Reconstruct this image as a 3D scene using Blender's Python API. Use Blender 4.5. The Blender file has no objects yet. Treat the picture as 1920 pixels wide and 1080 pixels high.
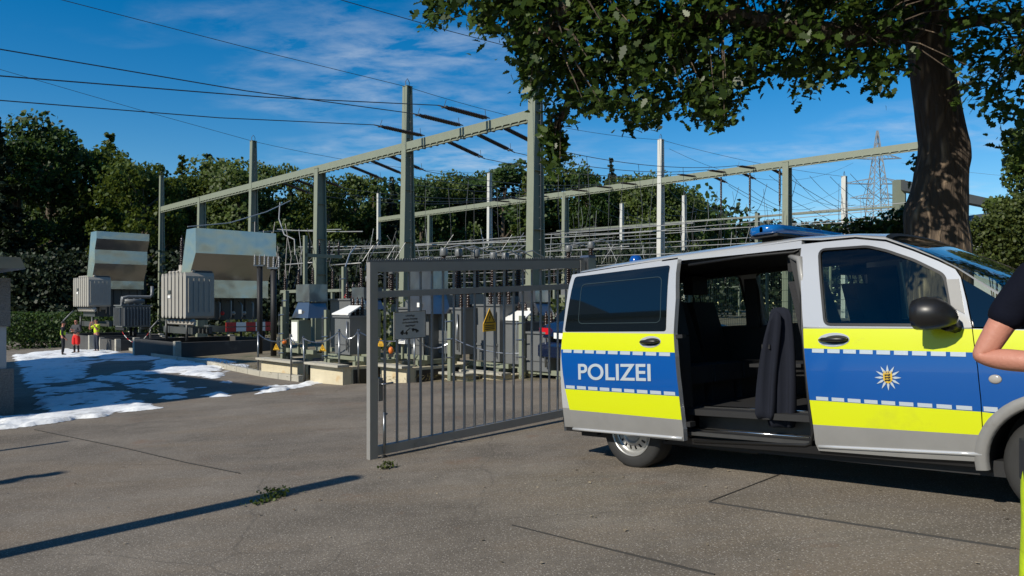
import bpy, bmesh, math, random
import numpy as np
from mathutils import Vector, Matrix

# ------------------------------------------------------------------ camera, sky, sun, exposure
S = bpy.context.scene
COL = S.collection
CZ = 1.558
FPX = 26.0 / 36.0 * 1920.0
cam_d = bpy.data.cameras.new("camera")
cam_d.sensor_width = 36.0
cam_d.lens = 26.0
cam_d.shift_y = 30.0 / 1920.0
cam_d.clip_start = 0.05
cam_d.clip_end = 5000
cam = bpy.data.objects.new("camera", cam_d)
COL.objects.link(cam)
cam.location = (0, 0, CZ)
cam.rotation_euler = (math.radians(90), 0, 0)
S.camera = cam

SUN_EL = 35.0
SUN_AZ = math.degrees(math.atan2(-0.735, -0.678))     # clockwise from +Y; the sun stands behind the camera's left
wd = bpy.data.worlds.new("World")
S.world = wd
wd.use_nodes = True
nt = wd.node_tree
nt.nodes.clear()
def N(tree, t, **kw):
    n = tree.nodes.new(t)
    for k, v in kw.items():
        if k.startswith('i_'):
            n.inputs[k[2:].replace('_', ' ')].default_value = v
        else:
            setattr(n, k, v)
    return n
sky = N(nt, 'ShaderNodeTexSky', sky_type='NISHITA')
sky.sun_disc = False
sky.sun_elevation = math.radians(SUN_EL)
sky.sun_rotation = math.radians(SUN_AZ)
sky.air_density = 1.0
sky.dust_density = 0.0
sky.ozone_density = 3.0
tc = N(nt, 'ShaderNodeTexCoord')
sep = N(nt, 'ShaderNodeSeparateXYZ')
nt.links.new(tc.outputs['Generated'], sep.inputs[0])
zc = N(nt, 'ShaderNodeMath', operation='MAXIMUM')
nt.links.new(sep.outputs['Z'], zc.inputs[0]); zc.inputs[1].default_value = 0.03
za = N(nt, 'ShaderNodeMath', operation='ADD'); nt.links.new(zc.outputs[0], za.inputs[0]); za.inputs[1].default_value = 0.12
dx = N(nt, 'ShaderNodeMath', operation='DIVIDE'); nt.links.new(sep.outputs['X'], dx.inputs[0]); nt.links.new(za.outputs[0], dx.inputs[1])
dy = N(nt, 'ShaderNodeMath', operation='DIVIDE'); nt.links.new(sep.outputs['Y'], dy.inputs[0]); nt.links.new(za.outputs[0], dy.inputs[1])
cmb = N(nt, 'ShaderNodeCombineXYZ'); nt.links.new(dx.outputs[0], cmb.inputs[0]); nt.links.new(dy.outputs[0], cmb.inputs[1])
mp = N(nt, 'ShaderNodeMapping'); nt.links.new(cmb.outputs[0], mp.inputs[0])
mp.inputs['Rotation'].default_value = (0, 0, 0.5); mp.inputs['Scale'].default_value = (1.0, 1.7, 1); mp.inputs['Location'].default_value = (0.55, 0.2, 0)
n1 = N(nt, 'ShaderNodeTexNoise', i_Scale=0.75, i_Detail=3.0, i_Roughness=0.5)
n2 = N(nt, 'ShaderNodeTexNoise', i_Scale=5.5, i_Detail=10.0, i_Roughness=0.62, i_Distortion=0.25)
for n_ in (n1, n2): nt.links.new(mp.outputs[0], n_.inputs['Vector'])
r1 = N(nt, 'ShaderNodeMapRange', i_From_Min=0.49, i_From_Max=0.72); nt.links.new(n1.outputs['Fac'], r1.inputs['Value'])
r2 = N(nt, 'ShaderNodeMapRange', i_From_Min=0.38, i_From_Max=0.78); nt.links.new(n2.outputs['Fac'], r2.inputs['Value'])
mu = N(nt, 'ShaderNodeMath', operation='MULTIPLY'); nt.links.new(r1.outputs[0], mu.inputs[0]); nt.links.new(r2.outputs[0], mu.inputs[1])
mu2 = N(nt, 'ShaderNodeMath', operation='MULTIPLY'); nt.links.new(mu.outputs[0], mu2.inputs[0]); mu2.inputs[1].default_value = 0.75
hs = N(nt, 'ShaderNodeHueSaturation'); hs.inputs['Saturation'].default_value = 1.48; hs.inputs['Value'].default_value = 1.0
nt.links.new(sky.outputs[0], hs.inputs['Color'])
mx = N(nt, 'ShaderNodeMix', data_type='RGBA')
nt.links.new(mu2.outputs[0], mx.inputs['Factor']); nt.links.new(hs.outputs[0], mx.inputs['A'])
mx.inputs['B'].default_value = (6.0, 6.6, 7.2, 1)
bg = N(nt, 'ShaderNodeBackground'); bg.inputs['Strength'].default_value = 0.112
nt.links.new(mx.outputs['Result'], bg.inputs['Color'])
ow = N(nt, 'ShaderNodeOutputWorld'); nt.links.new(bg.outputs[0], ow.inputs[0])

sun_d = bpy.data.lights.new("sun", 'SUN')
sun_d.energy = 5.0
sun_d.angle = math.radians(0.5)
sun_d.color = (1.0, 0.93, 0.80)
sun = bpy.data.objects.new("sun", sun_d)
COL.objects.link(sun)
el = math.radians(SUN_EL); az = math.radians(SUN_AZ)
SD = Vector((math.sin(az) * math.cos(el), math.cos(az) * math.cos(el), math.sin(el)))
sun.rotation_euler = SD.to_track_quat('Z', 'Y').to_euler()
sun.location = (-20, -20, 30)
S.view_settings.view_transform = 'Standard'
S.view_settings.look = 'None'
S.view_settings.exposure = 0.0
S.view_settings.gamma = 1.0
S.cycles.max_bounces = 8
S.cycles.diffuse_bounces = 2
S.cycles.transparent_max_bounces = 16

# ------------------------------------------------------------------ helpers
def gz(x):
    r = .045 * (min(max(x, -32), 1)) + .09 * (min(max(x, 1), 4) - 1)
    if x > 4: r += .03 * (min(x, 9) - 4)
    return r
def at(px, py, d):
    return Vector(((px - 960) / FPX * d, d, CZ - (py - 570) / FPX * d))
def gnd(px, py):
    rx, rz = (px - 960) / FPX, -(py - 570) / FPX
    d = 10.0
    for _ in range(60): d = (gz(rx * d) - CZ) / rz
    return Vector((rx * d, d, gz(rx * d)))
def mat(name, col, rough=0.7, metal=0.0, var=0.12, scale=6.0, bump=0.0, bscale=40.0, dirt=None, coat=0.0, spec=0.5):
    m = bpy.data.materials.new(name); m.use_nodes = True
    t = m.node_tree; b = t.nodes['Principled BSDF']
    b.inputs['Roughness'].default_value = rough; b.inputs['Metallic'].default_value = metal
    b.inputs['Specular IOR Level'].default_value = spec
    if coat: b.inputs['Coat Weight'].default_value = coat; b.inputs['Coat Roughness'].default_value = 0.05
    c = t.nodes.new('ShaderNodeTexCoord')
    n = N(t, 'ShaderNodeTexNoise', i_Scale=scale, i_Detail=6.0, i_Roughness=0.6)
    t.links.new(c.outputs['Object'], n.inputs['Vector'])
    x = N(t, 'ShaderNodeMix', data_type='RGBA')
    x.inputs['A'].default_value = tuple(max(0, v * (1 - var)) for v in col) + (1,)
    x.inputs['B'].default_value = tuple(min(1, v * (1 + var)) for v in col) + (1,)
    t.links.new(n.outputs['Fac'], x.inputs['Factor'])
    out = x.outputs['Result']
    if dirt:
        n3 = N(t, 'ShaderNodeTexNoise', i_Scale=scale * .35, i_Detail=9.0, i_Roughness=0.72)
        t.links.new(c.outputs['Object'], n3.inputs['Vector'])
        r = N(t, 'ShaderNodeMapRange', i_From_Min=dirt[1], i_From_Max=dirt[1] + .16)
        t.links.new(n3.outputs['Fac'], r.inputs['Value'])
        y = N(t, 'ShaderNodeMix', data_type='RGBA'); y.inputs['B'].default_value = tuple(dirt[0]) + (1,)
        t.links.new(r.outputs[0], y.inputs['Factor']); t.links.new(out, y.inputs['A']); out = y.outputs['Result']
    t.links.new(out, b.inputs['Base Color'])
    if bump:
        n4 = N(t, 'ShaderNodeTexNoise', i_Scale=bscale, i_Detail=4.0)
        t.links.new(c.outputs['Object'], n4.inputs['Vector'])
        bp = N(t, 'ShaderNodeBump', i_Strength=bump, i_Distance=0.02)
        t.links.new(n4.outputs['Fac'], bp.inputs['Height']); t.links.new(bp.outputs[0], b.inputs['Normal'])
    return m
def leafmat(name, dark, light, trans=0.35, rough=0.55):
    m = bpy.data.materials.new(name); m.use_nodes = True
    t = m.node_tree; t.nodes.clear()
    g = t.nodes.new('ShaderNodeNewGeometry')
    rp = N(t, 'ShaderNodeValToRGB')
    rp.color_ramp.elements[0].color = tuple(dark) + (1,); rp.color_ramp.elements[1].color = tuple(light) + (1,)
    t.links.new(g.outputs['Random Per Island'], rp.inputs[0])
    p = N(t, 'ShaderNodeBsdfPrincipled'); p.inputs['Roughness'].default_value = rough; p.inputs['Specular IOR Level'].default_value = .35
    t.links.new(rp.outputs[0], p.inputs['Base Color'])
    tr = N(t, 'ShaderNodeBsdfTranslucent')
    hv = N(t, 'ShaderNodeHueSaturation'); hv.inputs['Value'].default_value = 1.3; hv.inputs['Hue'].default_value = .48
    t.links.new(rp.outputs[0], hv.inputs['Color']); t.links.new(hv.outputs[0], tr.inputs['Color'])
    ms = N(t, 'ShaderNodeMixShader'); ms.inputs[0].default_value = trans
    t.links.new(p.outputs[0], ms.inputs[1]); t.links.new(tr.outputs[0], ms.inputs[2])
    o = t.nodes.new('ShaderNodeOutputMaterial'); t.links.new(ms.outputs[0], o.inputs[0])
    return m
def glassmat(name, tint, gloss_col=(1, 1, 1)):
    m = bpy.data.materials.new(name); m.use_nodes = True
    t = m.node_tree; t.nodes.clear()
    a = N(t, 'ShaderNodeBsdfTransparent'); a.inputs[0].default_value = tuple(tint) + (1,)
    b = N(t, 'ShaderNodeBsdfGlossy'); b.inputs['Roughness'].default_value = .015; b.inputs['Color'].default_value = tuple(gloss_col) + (1,)
    f = N(t, 'ShaderNodeFresnel', i_IOR=1.5)
    ms = N(t, 'ShaderNodeMixShader'); t.links.new(f.outputs[0], ms.inputs[0]); t.links.new(a.outputs[0], ms.inputs[1]); t.links.new(b.outputs[0], ms.inputs[2])
    o = t.nodes.new('ShaderNodeOutputMaterial'); t.links.new(ms.outputs[0], o.inputs[0])
    return m

def tag(o, label=None, cat=None, group=None, kind=None):
    if label: o['label'] = label
    if cat: o['category'] = cat
    if group: o['group'] = group
    if kind: o['kind'] = kind
    return o
def thing(name, label, cat, loc=(0, 0, 0), rz=0.0, group=None, rot=None):
    o = bpy.data.objects.new(name, None); COL.objects.link(o)
    o.location = loc; o.rotation_euler = rot if rot else (0, 0, rz)
    o.empty_display_size = .2
    return tag(o, label, cat, group)
KIDS = {}
def link(name, me, parent=None):
    o = bpy.data.objects.new(name, me); COL.objects.link(o)
    if parent is not None:
        o.parent = parent; KIDS.setdefault(parent.name, []).append(o)
    return o
def dup(root, loc=None, rz=None, scale=None, label=None, parent=None, rot=None):
    r = root.copy(); COL.objects.link(r)
    if parent is not None: r.parent = parent
    if loc is not None: r.location = loc
    if rz is not None: r.rotation_euler = (0, 0, rz)
    if rot is not None: r.rotation_euler = rot
    if scale is not None: r.scale = scale
    if label: r['label'] = label
    for ch in list(root.children):
        c = ch.copy(); COL.objects.link(c); c.parent = r
        for gch in list(ch.children):
            d = gch.copy(); COL.objects.link(d); d.parent = c
    return r

class MB:
    def __init__(s): s.bm = bmesh.new(); s.mi = 0
    def face(s, pts):
        f = s.bm.faces.new([s.bm.verts.new(p) for p in pts]); f.material_index = s.mi; return f
    def hexa(s, b, t):
        vb = [s.bm.verts.new(p) for p in b]; vt = [s.bm.verts.new(p) for p in t]
        n = len(vb); fs = [vb[::-1], vt] + [[vb[i], vb[(i + 1) % n], vt[(i + 1) % n], vt[i]] for i in range(n)]
        for q in fs:
            f = s.bm.faces.new(q); f.material_index = s.mi
    def box(s, c, d, rz=0.0, top=1.0):
        cs, sn = math.cos(rz), math.sin(rz); hx, hy, hz = d[0] / 2, d[1] / 2, d[2] / 2
        def P(x, y, z): return (c[0] + x * cs - y * sn, c[1] + x * sn + y * cs, c[2] + z)
        k = top
        s.hexa([P(-hx, -hy, -hz), P(hx, -hy, -hz), P(hx, hy, -hz), P(-hx, hy, -hz)],
               [P(-hx * k, -hy * k, hz), P(hx * k, -hy * k, hz), P(hx * k, hy * k, hz), P(-hx * k, hy * k, hz)])
    def prism(s, prof, a, b, axis='y'):
        # prof: list of 2-D points (x,z) extruded along y from a to b (axis y), or (y,z) along x
        f = (lambda p, t: (p[0], t, p[1])) if axis == 'y' else ((lambda p, t: (t, p[0], p[1])) if axis == 'x' else (lambda p, t: (p[0], p[1], t)))
        s.hexa([f(p, a) for p in prof], [f(p, b) for p in prof])
    def tube(s, pts, r, n=6, cap=True):
        pts = [Vector(p) for p in pts]; m = len(pts)
        rs = r if isinstance(r, (list, tuple)) else [r] * m
        up = None; rings = []
        for i, p in enumerate(pts):
            d = (pts[min(i + 1, m - 1)] - pts[max(i - 1, 0)])
            d = d.normalized() if d.length > 1e-9 else Vector((0, 0, 1))
            if up is None: up = d.orthogonal().normalized()
            up = (up - d * up.dot(d)); up = up.normalized() if up.length > 1e-6 else d.orthogonal().normalized()
            sd = d.cross(up)
            rings.append([s.bm.verts.new(p + (up * math.cos(6.28319 * k / n) + sd * math.sin(6.28319 * k / n)) * rs[i]) for k in range(n)])
        for i in range(m - 1):
            for k in range(n):
                f = s.bm.faces.new([rings[i][k], rings[i][(k + 1) % n], rings[i + 1][(k + 1) % n], rings[i + 1][k]]); f.material_index = s.mi; f.smooth = n > 5
        if cap:
            for q in (rings[0][::-1], rings[-1]):
                f = s.bm.faces.new(q); f.material_index = s.mi
    def lathe(s, prof, n=12, M=None, smooth=True, cap=True):
        M = M or Matrix(); rings = []
        for r, z in prof:
            rings.append([s.bm.verts.new(M @ Vector((r * math.cos(6.28319 * k / n), r * math.sin(6.28319 * k / n), z))) for k in range(n)])
        for i in range(len(rings) - 1):
            for k in range(n):
                f = s.bm.faces.new([rings[i][k], rings[i][(k + 1) % n], rings[i + 1][(k + 1) % n], rings[i + 1][k]]); f.material_index = s.mi; f.smooth = smooth
        for q, i in ((rings[0][::-1], 0), (rings[-1], -1)):
            if cap and prof[i][0] > 1e-4:
                f = s.bm.faces.new(q); f.material_index = s.mi
    def grid(s, rows, smooth=True, mi=None):
        V = [[s.bm.verts.new(p) for p in r] for r in rows]
        for i in range(len(V) - 1):
            for j in range(len(V[0]) - 1):
                f = s.bm.faces.new([V[i][j], V[i][j + 1], V[i + 1][j + 1], V[i + 1][j]])
                f.material_index = mi(i, j) if mi else s.mi; f.smooth = smooth
    def ball(s, c, r, sub=2, sc=(1, 1, 1)):
        M = Matrix.Translation(c) @ Matrix.Diagonal((sc[0], sc[1], sc[2], 1))
        q = bmesh.ops.create_icosphere(s.bm, subdivisions=sub, radius=r, matrix=M)
        for v in q['verts']:
            for f in v.link_faces: f.smooth = True; f.material_index = s.mi
    def build(s, name, mats, parent=None, bevel=0.0):
        if bevel:
            es = [e for e in s.bm.edges if len(e.link_faces) == 2 and e.calc_face_angle(0) > .6]
            bmesh.ops.bevel(s.bm, geom=es, offset=bevel, segments=2, affect='EDGES', profile=.6, clamp_overlap=True)
        bmesh.ops.recalc_face_normals(s.bm, faces=s.bm.faces)
        me = bpy.data.meshes.new(name); s.bm.to_mesh(me); s.bm.free()
        for m in (mats if isinstance(mats, (list, tuple)) else [mats]): me.materials.append(m)
        return link(name, me, parent)

def rawmesh(name, V, F, k):
    me = bpy.data.meshes.new(name); nf = len(F)
    me.vertices.add(len(V)); me.vertices.foreach_set('co', np.asarray(V, dtype=np.float32).ravel())
    me.loops.add(nf * k); me.loops.foreach_set('vertex_index', np.asarray(F, dtype=np.int32).ravel())
    me.polygons.add(nf); me.polygons.foreach_set('loop_start', np.arange(0, nf * k, k, dtype=np.int32))
    me.update(calc_edges=True); me.validate()
    return me
LEAF5 = np.array([(-.5, -.1), (-.1, -.45), (.45, -.25), (.5, .2), (-.05, .5)])
OAK = np.array([(0, -.5), (.09, -.34), (.2, -.22), (.13, -.12), (.29, .02), (.18, .12), (.33, .28), (.2, .34), (.1, .5), (-.1, .5), (-.2, .34), (-.33, .28), (-.18, .12), (-.29, .02), (-.13, -.12), (-.2, -.22), (-.09, -.34)])
def leaves(name, P, size, rng, m, tmpl=LEAF5, bias=(0, 0, .5), parent=None, jitter=.35):
    P = np.asarray(P, dtype=float); n = len(P); k = len(tmpl)
    nrm = rng.normal(size=(n, 3)) + np.asarray(bias); nrm /= np.linalg.norm(nrm, axis=1)[:, None] + 1e-9
    a = rng.normal(size=(n, 3)); a -= nrm * (a * nrm).sum(1)[:, None]; a /= np.linalg.norm(a, axis=1)[:, None] + 1e-9
    b = np.cross(nrm, a)
    sz = np.broadcast_to(size, (n,)) * (1 + jitter * rng.uniform(-1, 1, n))
    V = P[:, None, :] + (a[:, None, :] * tmpl[None, :, 0, None] + b[:, None, :] * tmpl[None, :, 1, None]) * sz[:, None, None]
    V += nrm[:, None, :] * (np.abs(tmpl[:, 0])[None, :, None] * .35) * sz[:, None, None]
    me = rawmesh(name, V.reshape(-1, 3), np.arange(n * k).reshape(n, k), k)
    me.materials.append(m)
    return link(name, me, parent)
def text_mesh(body, size, mtl, name, off=0.0, align='CENTER'):
    cu = bpy.data.curves.new('txt', 'FONT'); cu.body = body; cu.size = size; cu.align_x = align; cu.offset = off; cu.extrude = .0012
    o = bpy.data.objects.new('txt', cu); COL.objects.link(o)
    dg = bpy.context.evaluated_depsgraph_get(); dg.update()
    me = bpy.data.meshes.new_from_object(o.evaluated_get(dg)); me.name = name
    bpy.data.objects.remove(o); bpy.data.curves.remove(cu)
    me.materials.clear(); me.materials.append(mtl)
    return me
RZ = math.atan2(-.7125, .7017)            # the substation's own grid: local x runs to the right and towards the road
UX = Vector((.7017, -.7125, 0)); UY = Vector((.7125, .7017, 0))

# ------------------------------------------------------------------ materials
M = {}
M['galv'] = mat('galvanised steel', (.27, .285, .305), .30, .9, .18, 3, dirt=((.22, .22, .22), .60))
M['hood'] = mat('bright sheet metal', (.40, .415, .43), .20, .96, .05, 2)
M['galvdark'] = mat('dull zinc steel', (.14, .145, .15), .5, .45, .2, 4)
M['gate'] = mat('grey zinc gate steel', (.27, .265, .255), .5, .2, .12, 8, dirt=((.13, .11, .09), .66))
M['black'] = mat('black steel', (.012, .012, .013), .6)
M['green'] = mat('grey green painted steel', (.205, .225, .165), .55, 0, .12, 3, dirt=((.19, .2, .14), .6))
M['greend'] = mat('weathered green steel', (.17, .19, .145), .6, 0, .14, 3, dirt=((.13, .13, .1), .62))
M['white'] = mat('white mast paint', (.52, .52, .48), .6, 0, .1, 4)
M['beige'] = mat('beige transformer paint', (.34, .32, .28), .55, 0, .1, 3, dirt=((.26, .2, .14), .6))
M['tank'] = mat('grey transformer paint', (.065, .07, .07), .45, .1, .15, 3, dirt=((.09, .085, .08), .58))
M['tankl'] = mat('light grey tank paint', (.15, .158, .162), .42, .15, .12, 3)
M['porc'] = mat('brown porcelain', (.03, .018, .014), .22, 0, .15)
M['porcg'] = mat('grey porcelain', (.24, .25, .26), .3, 0, .1)
M['conc'] = mat('concrete', (.40, .38, .32), .9, 0, .2, 5, .35, 30, dirt=((.17, .16, .13), .58))
M['concy'] = mat('lime washed block wall', (.56, .50, .36), .9, 0, .15, 4, .4, 18, dirt=((.50, .33, .15), .60))
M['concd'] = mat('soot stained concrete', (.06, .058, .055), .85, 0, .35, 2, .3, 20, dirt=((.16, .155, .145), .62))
M['wire'] = mat('aluminium conductor', (.10, .10, .105), .5, .4)
M['wirel'] = mat('pale bus conductor', (.36, .36, .35), .45, .4)
M['yellowsign'] = mat('yellow sign enamel', (.75, .42, .02), .45, 0, .06)
M['signblack'] = mat('black sign print', (.012, .012, .012), .5)
M['signgrey'] = mat('pale sign plate', (.42, .43, .43), .45, 0, .06)
M['plate'] = mat('white plate', (.78, .78, .76), .5, 0, .04)
M['orange'] = mat('orange plastic', (.7, .17, .02), .45)
M['redwhite'] = mat('red plastic', (.5, .03, .03), .5)
M['bark'] = mat('oak bark', (.30, .22, .15), .95, 0, .35, 9)
M['barkd'] = mat('forest bark', (.09, .07, .05), .95, 0, .4, 6)
M['rubber'] = mat('tyre rubber', (.022, .022, .022), .8, 0, .2, 12)
M['plastic'] = mat('black body plastic', (.012, .012, .013), .38, 0, .1, 20)
def wavy(m, sc, dist):
    t = m.node_tree; b = t.nodes['Principled BSDF']; c = t.nodes['Texture Coordinate']
    nz = N(t, 'ShaderNodeTexNoise', i_Scale=sc, i_Detail=2.0); t.links.new(c.outputs['Object'], nz.inputs['Vector'])
    bp = N(t, 'ShaderNodeBump', i_Strength=.5, i_Distance=dist); t.links.new(nz.outputs['Fac'], bp.inputs['Height']); t.links.new(bp.outputs[0], b.inputs['Normal'])
wavy(M['galv'], 1.1, .12)
wavy(M['hood'], .7, .09)
def barkify(m, sc):
    t = m.node_tree; b = t.nodes['Principled BSDF']; c = t.nodes['Texture Coordinate']
    mpn = N(t, 'ShaderNodeMapping'); mpn.inputs['Scale'].default_value = (sc, sc, sc * .16); t.links.new(c.outputs['Object'], mpn.inputs[0])
    v = N(t, 'ShaderNodeTexNoise', noise_type='RIDGED_MULTIFRACTAL', i_Scale=.9, i_Detail=5.0, i_Roughness=.55, i_Distortion=.35); t.links.new(mpn.outputs[0], v.inputs['Vector'])
    nz = N(t, 'ShaderNodeTexNoise', i_Scale=1.5, i_Detail=8.0); t.links.new(mpn.outputs[0], nz.inputs['Vector'])
    ad = N(t, 'ShaderNodeMath', operation='ADD'); t.links.new(v.outputs['Fac'], ad.inputs[0]); t.links.new(nz.outputs['Fac'], ad.inputs[1])
    bp = N(t, 'ShaderNodeBump', i_Strength=1.0, i_Distance=.07); t.links.new(ad.outputs[0], bp.inputs['Height']); t.links.new(bp.outputs[0], b.inputs['Normal'])
    old = b.inputs['Base Color'].links[0].from_socket
    rr = N(t, 'ShaderNodeMapRange', i_From_Min=.08, i_From_Max=.50); t.links.new(v.outputs['Fac'], rr.inputs['Value'])
    xx = N(t, 'ShaderNodeMix', data_type='RGBA'); xx.inputs['A'].default_value = (.075, .055, .040, 1)
    t.links.new(rr.outputs[0], xx.inputs['Factor']); t.links.new(old, xx.inputs['B']); t.links.new(xx.outputs['Result'], b.inputs['Base Color'])
barkify(M['bark'], 13.0)

# ------------------------------------------------------------------ ground, road, kerb
def sheet(name, poly, z, m, xs=None, ys=None):
    bm = bmesh.new(); bm.faces.new([bm.verts.new((x, y, 0)) for x, y in poly])
    for x in (xs or [-32, -20, -10, 0, 1, 2, 3, 4, 5, 7, 9, 12]):
        bmesh.ops.bisect_plane(bm, geom=bm.verts[:] + bm.edges[:] + bm.faces[:], plane_co=(x, 0, 0), plane_no=(1, 0, 0))
    for y in (ys or []):
        bmesh.ops.bisect_plane(bm, geom=bm.verts[:] + bm.edges[:] + bm.faces[:], plane_co=(0, y, 0), plane_no=(0, 1, 0))
    bmesh.ops.triangulate(bm, faces=bm.faces[:])
    for v in bm.verts: v.co.z = gz(v.co.x) + z
    bmesh.ops.recalc_face_normals(bm, faces=bm.faces)
    if sum(f.normal.z for f in bm.faces) < 0: bmesh.ops.reverse_faces(bm, faces=bm.faces[:])
    me = bpy.data.meshes.new(name); bm.to_mesh(me); bm.free(); me.materials.append(m)
    return link(name, me)
def asphalt(name, base, light, brown):
    m = bpy.data.materials.new(name); m.use_nodes = True
    t = m.node_tree; b = t.nodes['Principled BSDF']; b.inputs['Roughness'].default_value = .9; b.inputs['Specular IOR Level'].default_value = .3
    c = t.nodes.new('ShaderNodeTexCoord')
    def noise(sc, det, ro, stretch=None):
        n = N(t, 'ShaderNodeTexNoise', i_Scale=sc, i_Detail=det, i_Roughness=ro)
        if stretch:
            mm = N(t, 'ShaderNodeMapping'); mm.inputs['Scale'].default_value = stretch; mm.inputs['Rotation'].default_value = (0, 0, -.25)
            t.links.new(c.outputs['Object'], mm.inputs[0]); t.links.new(mm.outputs[0], n.inputs['Vector'])
        else: t.links.new(c.outputs['Object'], n.inputs['Vector'])
        return n.outputs['Fac']
    def mix(f, a, bcol):
        x = N(t, 'ShaderNodeMix', data_type='RGBA')
        t.links.new(f, x.inputs['Factor'])
        for s_, v in (('A', a), ('B', bcol)):
            if isinstance(v, tuple): x.inputs[s_].default_value = v + (1,)
            else: t.links.new(v, x.inputs[s_])
        return x.outputs['Result']
    def rng_(f, a, z, lo=0.0, hi=1.0):
        r = N(t, 'ShaderNodeMapRange', i_From_Min=a, i_From_Max=z, i_To_Min=lo, i_To_Max=hi); t.links.new(f, r.inputs['Value']); return r.outputs[0]
    col = mix(rng_(noise(.55, 8, .7), .38, .62), base, light)
    col = mix(rng_(noise(1.1, 7, .65, (.35, 1.3, 1)), .46, .66, 0, .75), col, brown)
    col = mix(rng_(noise(.8, 9, .75, (.25, 1.6, 1)), .52, .70, 0, .55), col, tuple(v * .55 for v in base))
    col = mix(rng_(noise(60, 4, .8), .46, .70, 0, .6), col, tuple(v * .38 for v in base))
    vo = N(t, 'ShaderNodeTexVoronoi', i_Scale=48.0); t.links.new(c.outputs['Object'], vo.inputs['Vector'])
    col = mix(rng_(vo.outputs['Distance'], .30, .16, 0, .8), col, (.40, .365, .32))
    vo2 = N(t, 'ShaderNodeTexVoronoi', i_Scale=5.0); t.links.new(c.outputs['Object'], vo2.inputs['Vector'])
    col = mix(rng_(vo2.outputs['Distance'], .055, .03, 0, .8), col, (.42, .37, .29))
    col = mix(rng_(noise(.9, 8, .7), .60, .74, 0, .6), col, (.17, .085, .045))
    # hairline cracks
    dn = N(t, 'ShaderNodeTexNoise', i_Scale=1.3, i_Detail=5.0); t.links.new(c.outputs['Object'], dn.inputs['Vector'])
    va = N(t, 'ShaderNodeMix', data_type='RGBA'); va.inputs['Factor'].default_value = .25
    t.links.new(c.outputs['Object'], va.inputs['A']); t.links.new(dn.outputs['Color'], va.inputs['B'])
    ve = N(t, 'ShaderNodeTexVoronoi', feature='DISTANCE_TO_EDGE', i_Scale=.42); t.links.new(va.outputs['Result'], ve.inputs['Vector'])
    col = mix(rng_(ve.outputs['Distance'], .0035, .001, 0, .30), col, (.06, .055, .05))
    t.links.new(col, b.inputs['Base Color'])
    bp = N(t, 'ShaderNodeBump', i_Strength=.55, i_Distance=.012)
    t.links.new(noise(120, 3, .6), bp.inputs['Height']); t.links.new(bp.outputs[0], b.inputs['Normal'])
    return m
M['asphalt'] = asphalt('worn asphalt', (.132, .114, .094), (.225, .196, .162), (.21, .168, .124))
M['asphalt2'] = asphalt('newer asphalt', (.136, .119, .099), (.182, .160, .133), (.18, .15, .115))
def gravelmat():
    m = mat('dry verge', (.17, .14, .095), .95, 0, .5, 3.0, .8, 25, dirt=((.06, .075, .03), .5))
    return m
M['verge'] = gravelmat()
R_ = 2500.0
g = sheet('ground', [(-R_, -R_), (R_, -R_), (R_, R_), (-R_, R_)], -.03, M['verge'], ys=[-60, 0, 15, 40, 80, 150])
tag(g, kind='structure')
EDGE = [gnd(*p).to_2d() for p in ((0, 622), (127, 634), (230, 654), (290, 670), (377, 683), (487, 706), (560, 716), (640, 720), (800, 717), (1000, 714))]
road_poly = [(-70, 78)] + [tuple(p) for p in EDGE] + [(3.0, 14.9), (16, 16), (30, -12), (-60, -12), (-60, 40)]
rd = sheet('road', road_poly, .0, M['asphalt'], ys=[0, 6, 10, 14, 20]); tag(rd, kind='structure')
pp = [gnd(1330, 942), gnd(1470, 888), gnd(1900, 905), gnd(2300, 960), gnd(2500, 1130), gnd(1905, 1030), gnd(1500, 968)]
pt = sheet('asphalt_patch', [tuple(p.to_2d()) for p in pp], .005, M['asphalt2']); tag(pt, kind='structure')
mb = MB()
for a, b in zip([gnd(1330, 942), gnd(1500, 968)], [gnd(1500, 968), gnd(1905, 1030)]):
    mb.tube([a + Vector((0, 0, .0)), b], .012, 4)
mb.tube([gnd(1330, 942), gnd(1470, 888)], .012, 4)
mb.tube([gnd(65, 806) , gnd(240, 842), gnd(350, 868), gnd(450, 888)], .01, 4)
mb.tube([gnd(960, 985), gnd(1080, 1015), gnd(1340, 1078)], .008, 4)
js = mb.build('road_joint', mat('bitumen joint', (.025, .023, .021), .7)); tag(js, kind='structure')

mb = MB()      # stone kerb that edges the yard on the transformer side
for a, b in zip(EDGE[1:6], EDGE[2:7]):
    a3 = Vector((a.x, a.y, gz(a.x))); b3 = Vector((b.x, b.y, gz(b.x)))
    L = (b3 - a3).length; n = max(1, int(L / 1.2)); d = (b3 - a3) / n; sd = Vector((-d.y, d.x, 0)).normalized() * -.12
    if sd.y < 0: sd = -sd
    for i in range(n):
        p = a3 + d * i + d * .012; q = a3 + d * (i + 1) - d * .012; hh = Vector((0, 0, .14))
        lo = Vector((0, 0, -.05))
        mb.hexa([p + lo, q + lo, q + sd + lo, p + sd + lo], [p + hh, q + hh, q + sd + hh, p + sd + hh])
kb = mb.build('kerb', M['conc']); tag(kb, kind='structure')
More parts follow.
